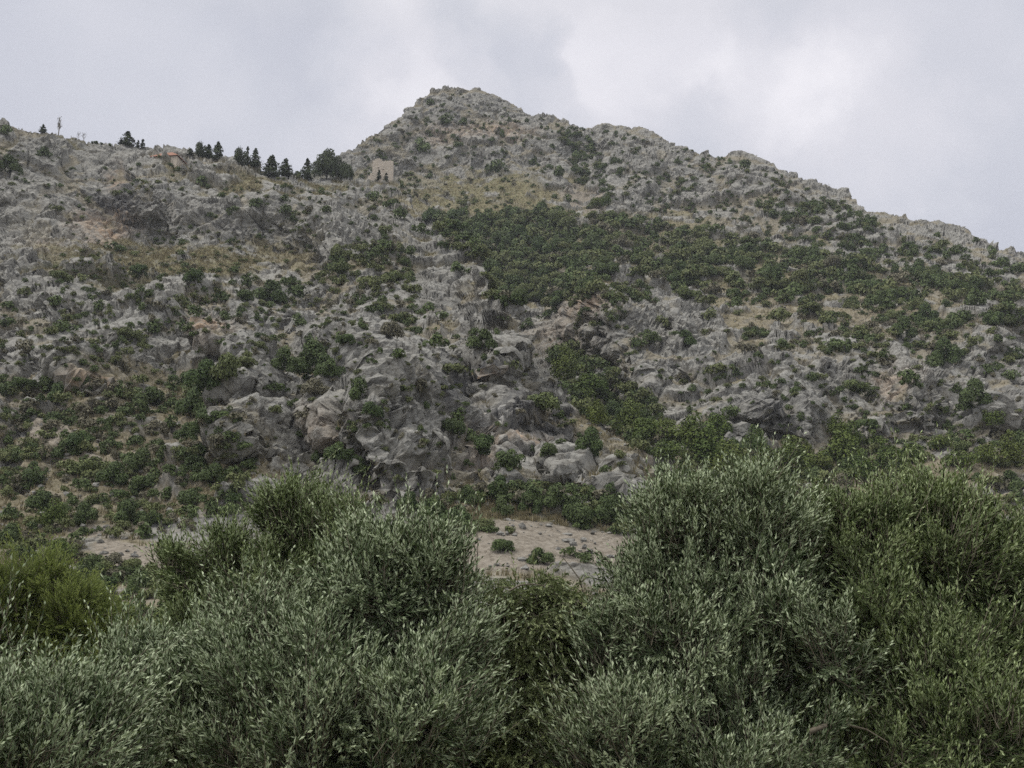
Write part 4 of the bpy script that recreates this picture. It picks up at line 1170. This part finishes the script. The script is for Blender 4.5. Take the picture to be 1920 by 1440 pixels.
    pat = np.array([(0,1,4,3),(1,2,5,4),(2,0,3,5),(3,4,7,6),(4,5,8,7),(5,3,6,8)])
    SF = (np.arange(n)[:, None, None] * 9 + pat[None]).reshape(-1, 4) + len(V)
    return (np.concatenate([V, SV.reshape(-1, 3)]), np.concatenate([Fq, SF]),
            np.concatenate([np.zeros(len(Fq), int), np.ones(len(SF), int)]), np.concatenate([tint, np.full(len(SF), .5)]))


def px_lobes(lst, d, bulge=0.0):
    """lobes given where they stand in the photograph: u, v, radius in pixels, extra metres nearer"""
    out = []
    for l in lst:
        u, v, r = l[:3]; v = v + 34
        dd = d - (l[3] if len(l) > 3 else 0.0)
        out.append((at(u, v, dd), r * dd / F))
    return out


def limb_path(a, b, r_, sag=0.0, n=6):
    a = np.array(a); b = np.array(b); pts = []
    for i in range(n):
        t = i / (n - 1)
        p = a + (b - a) * t
        p = p + np.array([0, 0, 1]) * sag * math.sin(math.pi * t) + r_.normal(0, 0.03, 3) * math.sin(math.pi * t)
        pts.append(p)
    return pts


def olive_tree(name, label, lobes, mat, base, seed, cat='tree', trunk_r=0.16, group=None, **kw):
    e = empty(name, (base[0], base[1], 0.0)); tag(e, label, cat, group)
    off = np.array([base[0], base[1], 0.0])
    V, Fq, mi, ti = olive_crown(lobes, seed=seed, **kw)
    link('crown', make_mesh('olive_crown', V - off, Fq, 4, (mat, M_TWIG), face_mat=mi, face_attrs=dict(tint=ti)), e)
    r_ = np.random.default_rng(seed + 77)
    fork = np.array([0, 0, 0.9])
    parts = [tube(limb_path((0, 0, -0.15), fork, r_), np.linspace(trunk_r * 1.35, trunk_r * .85, 6), 9)]
    for c, r in lobes:
        c = np.asarray(c) - off
        tip = c + np.array([0, 0, 0.1 * r])
        parts.append(tube(limb_path(fork, tip, r_, 0.12), np.linspace(trunk_r * .42, .012, 6), 7))
        for q in range(7):
            d = r_.normal(size=3); d[2] = abs(d[2]) * .8 + .1; d /= np.linalg.norm(d)
            parts.append(tube(limb_path(c - np.array([0, 0, .35 * r]), c + d * r * .8, r_, 0.04, 5), np.linspace(.012, .003, 5), 5))
    v, f = join(parts)
    link('trunk', make_mesh('olive_trunk', v, f, 4, (M_BARK,), smooth=True), e)
    return e


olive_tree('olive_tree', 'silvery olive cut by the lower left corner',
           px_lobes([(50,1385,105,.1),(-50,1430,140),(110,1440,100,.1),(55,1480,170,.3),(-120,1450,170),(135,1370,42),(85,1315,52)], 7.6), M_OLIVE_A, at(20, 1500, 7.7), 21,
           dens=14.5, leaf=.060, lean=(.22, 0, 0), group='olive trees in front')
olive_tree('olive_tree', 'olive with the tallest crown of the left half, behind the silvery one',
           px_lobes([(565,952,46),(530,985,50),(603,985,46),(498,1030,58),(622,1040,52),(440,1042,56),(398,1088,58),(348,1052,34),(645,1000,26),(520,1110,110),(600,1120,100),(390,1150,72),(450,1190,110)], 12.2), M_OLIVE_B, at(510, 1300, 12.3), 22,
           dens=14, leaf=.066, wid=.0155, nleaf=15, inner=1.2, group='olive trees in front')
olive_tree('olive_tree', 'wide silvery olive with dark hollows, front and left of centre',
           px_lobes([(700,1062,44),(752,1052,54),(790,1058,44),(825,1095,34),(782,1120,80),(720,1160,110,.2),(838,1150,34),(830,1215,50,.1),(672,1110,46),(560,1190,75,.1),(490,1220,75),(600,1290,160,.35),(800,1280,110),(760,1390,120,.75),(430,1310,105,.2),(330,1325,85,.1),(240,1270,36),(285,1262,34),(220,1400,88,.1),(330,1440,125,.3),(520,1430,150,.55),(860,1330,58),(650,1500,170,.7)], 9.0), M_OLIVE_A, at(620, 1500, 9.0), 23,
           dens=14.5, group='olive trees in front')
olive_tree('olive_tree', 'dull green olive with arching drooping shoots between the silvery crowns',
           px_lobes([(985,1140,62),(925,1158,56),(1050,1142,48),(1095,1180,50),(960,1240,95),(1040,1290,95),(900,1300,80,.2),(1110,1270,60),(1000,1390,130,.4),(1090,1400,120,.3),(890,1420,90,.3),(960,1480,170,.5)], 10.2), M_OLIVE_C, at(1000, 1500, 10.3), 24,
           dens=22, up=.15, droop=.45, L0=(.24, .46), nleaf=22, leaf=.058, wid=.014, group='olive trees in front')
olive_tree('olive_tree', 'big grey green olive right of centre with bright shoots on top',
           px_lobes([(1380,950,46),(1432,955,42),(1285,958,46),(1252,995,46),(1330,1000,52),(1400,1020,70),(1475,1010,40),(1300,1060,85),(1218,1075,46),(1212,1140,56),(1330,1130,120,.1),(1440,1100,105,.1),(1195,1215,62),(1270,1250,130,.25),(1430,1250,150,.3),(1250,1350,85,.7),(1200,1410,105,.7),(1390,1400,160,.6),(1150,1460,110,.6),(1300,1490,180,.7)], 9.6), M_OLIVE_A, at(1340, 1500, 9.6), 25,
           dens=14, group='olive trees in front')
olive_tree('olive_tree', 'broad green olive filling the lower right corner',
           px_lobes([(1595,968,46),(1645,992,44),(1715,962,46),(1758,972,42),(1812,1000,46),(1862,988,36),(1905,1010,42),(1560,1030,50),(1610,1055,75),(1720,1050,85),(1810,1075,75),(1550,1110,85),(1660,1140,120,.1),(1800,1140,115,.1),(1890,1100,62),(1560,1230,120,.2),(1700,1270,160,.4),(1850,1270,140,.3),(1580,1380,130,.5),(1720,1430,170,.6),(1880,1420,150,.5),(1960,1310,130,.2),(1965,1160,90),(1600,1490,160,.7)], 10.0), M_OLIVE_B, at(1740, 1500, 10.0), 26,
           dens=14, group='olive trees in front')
olive_tree('yellow_green_tree', 'bushy yellow green tree behind the silvery olive at left',
           px_lobes([(40,1105,62),(105,1118,50),(155,1150,46),(195,1195,38),(-40,1150,90),(20,1200,100),(150,1190,55),(100,1240,80),(180,1230,36),(250,1260,60),(-100,1220,110),(180,1300,80),(20,1280,90)], 17.0), M_YELLOW, at(60, 1400, 17.0), 27,
           dens=13, leaf=.085, wid=.017, nleaf=22, L0=(.25, .5), up=.5, inner=1, trunk_r=.12)
# dead limb and arching bare shoots
v, f = join([tube([at(1518,1372,8.7), at(1545,1362,8.7), at(1580,1357,8.8), at(1612,1336,8.9), at(1650,1318,9.1)], [.022, .02, .017, .012, .006], 7),
             tube([at(1580,1357,8.8), at(1625,1368,8.75), at(1665,1392,8.7)], [.012, .008, .004], 6)])
# (belongs to the broad green olive)
bo = [o for o in COL.objects if o.get('label', '').startswith('broad green olive')][0]
link('bare_limb', make_mesh('bare_limb', v - np.array(bo.location), f, 4, (M_TWIG,), smooth=True), bo)
do = [o for o in COL.objects if o.get('label', '').startswith('dull green olive')][0]
arcs = [[(1090,1150,0),(1093,1110,0),(1086,1085,0),(1070,1063,0),(1055,1045,0)], [(955,1108,.3),(975,1097,.3),(1000,1095,.3),(1030,1100,.3)], [(1040,1160,.2),(1065,1150,.2),(1082,1132,.2)]]
v, f = join([tube([at(u, w_, 10.0 - z) for u, w_, z in a_], np.linspace(.010, .004, len(a_)), 6) for a_ in arcs])
link('bare_shoots', make_mesh('bare_shoots', v - np.array(do.location), f, 4, (M_TWIG,), smooth=True), do)
# ------------------------------------------------------------------ sky, sun, camera
SUN_EL, SUN_AZ = math.radians(50), math.radians(252)
w = bpy.data.worlds.new('World'); scn.world = w; w.use_nodes = True
nt = w.node_tree; N = nt.nodes; L = nt.links
for n in list(N): N.remove(n)
out = N.new('ShaderNodeOutputWorld')
sky = N.new('ShaderNodeTexSky'); sky.sky_type = 'NISHITA'; sky.sun_disc = False
sky.sun_elevation = SUN_EL; sky.sun_rotation = SUN_AZ
tc = N.new('ShaderNodeTexCoord').outputs['Generated']
n1 = noise(N, L, mapping(N, L, tc, (1, 1, 1.5)), 2.6, 6, 0.52, 0.25)
n2 = noise(N, L, tc, 7.0, 5, 0.55, 0.3)
wn = N.new('ShaderNodeTexNoise'); wn.inputs['Scale'].default_value = 5.5; wn.inputs['Detail'].default_value = 6; wn.inputs['Roughness'].default_value = 0.6; L.new(tc, wn.inputs['Vector'])
ws = N.new('ShaderNodeVectorMath'); ws.operation = 'SUBTRACT'; L.new(wn.outputs['Color'], ws.inputs[0]); ws.inputs[1].default_value = (.5, .5, .5)
wm = N.new('ShaderNodeVectorMath'); wm.operation = 'SCALE'; L.new(ws.outputs[0], wm.inputs[0]); wm.inputs['Scale'].default_value = 0.32
wa = N.new('ShaderNodeVectorMath'); wa.operation = 'ADD'; L.new(tc, wa.inputs[0]); L.new(wm.outputs[0], wa.inputs[1]); wtc = wa.outputs[0]
val = math_n(N, L, 'ADD', math_n(N, L, 'MULTIPLY', math_n(N, L, 'SUBTRACT', n1, 0.5), 0.8), math_n(N, L, 'MULTIPLY', math_n(N, L, 'SUBTRACT', n2, 0.5), 0.42))
# the cloud deck's thin and thick places: direction (u, v), angular size, strength
for u, v, rad, st in ((1160,40,9,.40),(1540,270,8,.26),(740,110,6,.36),(330,60,8,.10),(1750,120,9,.22),(150,120,6,.14),(960,110,4.5,-.22),(560,40,5.5,-.20),(300,170,9,-.10),
                      (1330,130,6,-.06),(1800,330,8,-.10),(650,230,6,.14),(1440,200,5,.18),(60,30,7,-.05),(1230,160,5,.12),(1000,30,3.5,-.2)):
    d = at(u, v, 1.0) - ORG; d /= np.linalg.norm(d)
    dp = N.new('ShaderNodeVectorMath'); dp.operation = 'DOT_PRODUCT'
    nm_ = N.new('ShaderNodeVectorMath'); nm_.operation = 'NORMALIZE'; L.new(wtc, nm_.inputs[0])
    L.new(nm_.outputs[0], dp.inputs[0]); dp.inputs[1].default_value = tuple(d)
    mr = N.new('ShaderNodeMapRange'); mr.interpolation_type = 'SMOOTHSTEP'
    mr.inputs['From Min'].default_value = math.cos(math.radians(rad)); mr.inputs['From Max'].default_value = 1.0
    mr.inputs['To Min'].default_value = 0; mr.inputs['To Max'].default_value = st
    L.new(dp.outputs['Value'], mr.inputs['Value'])
    val = math_n(N, L, 'ADD', val, mr.outputs[0])
val = math_n(N, L, 'ADD', val, 0.34)
cl = ramp(N, L, val, [(0.05, (0.53, 0.545, 0.62)), (0.40, (0.61, 0.62, 0.685)), (0.72, (0.705, 0.70, 0.755)), (1.0, (0.86, 0.842, 0.885))])
# an overcast deck is brighter overhead
sx = N.new('ShaderNodeSeparateXYZ'); L.new(tc, sx.inputs[0])
mr = N.new('ShaderNodeMapRange'); mr.interpolation_type = 'SMOOTHSTEP'
mr.inputs['From Min'].default_value = 0.5; mr.inputs['From Max'].default_value = 0.95
mr.inputs['To Min'].default_value = 0.85; mr.inputs['To Max'].default_value = 2.3
L.new(sx.outputs[2], mr.inputs['Value'])
mz = N.new('ShaderNodeMapRange'); mz.inputs['From Min'].default_value = 0.5; mz.inputs['From Max'].default_value = 0.9; L.new(sx.outputs[2], mz.inputs['Value'])
cl = mix(N, L, mz.outputs[0], cl, (0.66, 0.645, 0.585))
vm = N.new('ShaderNodeVectorMath'); vm.operation = 'SCALE'; L.new(cl, vm.inputs[0]); L.new(mr.outputs[0], vm.inputs['Scale'])
bg1 = N.new('ShaderNodeBackground'); L.new(vm.outputs[0], bg1.inputs[0]); bg1.inputs[1].default_value = 1.0
bg2 = N.new('ShaderNodeBackground'); L.new(sky.outputs[0], bg2.inputs[0]); bg2.inputs[1].default_value = 0.1
ms = N.new('ShaderNodeMixShader'); ms.inputs[0].default_value = 0.95
L.new(bg2.outputs[0], ms.inputs[1]); L.new(bg1.outputs[0], ms.inputs[2]); L.new(ms.outputs[0], out.inputs[0])

sl = bpy.data.lights.new('sun', 'SUN'); sl.energy = 1.5; sl.angle = math.radians(16); sl.color = (1.0, 0.96, 0.90)
so_ = bpy.data.objects.new('sun', sl); COL.objects.link(so_)
sd_ = Vector((math.sin(SUN_AZ) * math.cos(SUN_EL), math.cos(SUN_AZ) * math.cos(SUN_EL), math.sin(SUN_EL)))
so_.rotation_euler = (-sd_).to_track_quat('-Z', 'Y').to_euler()
so_.location = (0, 0, 300)

cd = bpy.data.cameras.new('camera'); cam = bpy.data.objects.new('camera', cd); COL.objects.link(cam)
cam.location = (0, 0, CAMZ); cam.rotation_euler = (math.pi / 2 + PITCH, 0, 0)
cd.sensor_width = 36; cd.lens = 36 * F / 1920; cd.clip_start = 0.1; cd.clip_end = 9000
scn.camera = cam
scn.view_settings.view_transform = 'Standard'; scn.view_settings.look = 'None'
scn.view_settings.exposure = 0.38; scn.view_settings.gamma = 1
scn.cycles.use_adaptive_sampling = False; scn.cycles.sample_clamp_indirect = 4.0
scn.cycles.max_bounces = 5; scn.cycles.diffuse_bounces = 3; scn.cycles.glossy_bounces = 2; scn.cycles.transmission_bounces = 3; scn.cycles.transparent_max_bounces = 4
scn.cycles.use_denoising = False

# ------------------------------------------------------------------ the air between here and the mountain
hv, hf = boxv(-900, 900, -60, 1300, -4.5, 330)
hm = bpy.data.materials.new('thin_haze'); hm.use_nodes = True
hn = hm.node_tree.nodes; hl = hm.node_tree.links
for n in list(hn): hn.remove(n)
ho = hn.new('ShaderNodeOutputMaterial'); pv = hn.new('ShaderNodeVolumePrincipled')
pv.inputs['Color'].default_value = (0.86, 0.90, 1.0, 1); pv.inputs['Density'].default_value = 0.00018
hl.new(pv.outputs[0], ho.inputs['Volume'])
tag(link('haze', make_mesh('haze', hv, hf, 4, (hm,))), kind='stuff')
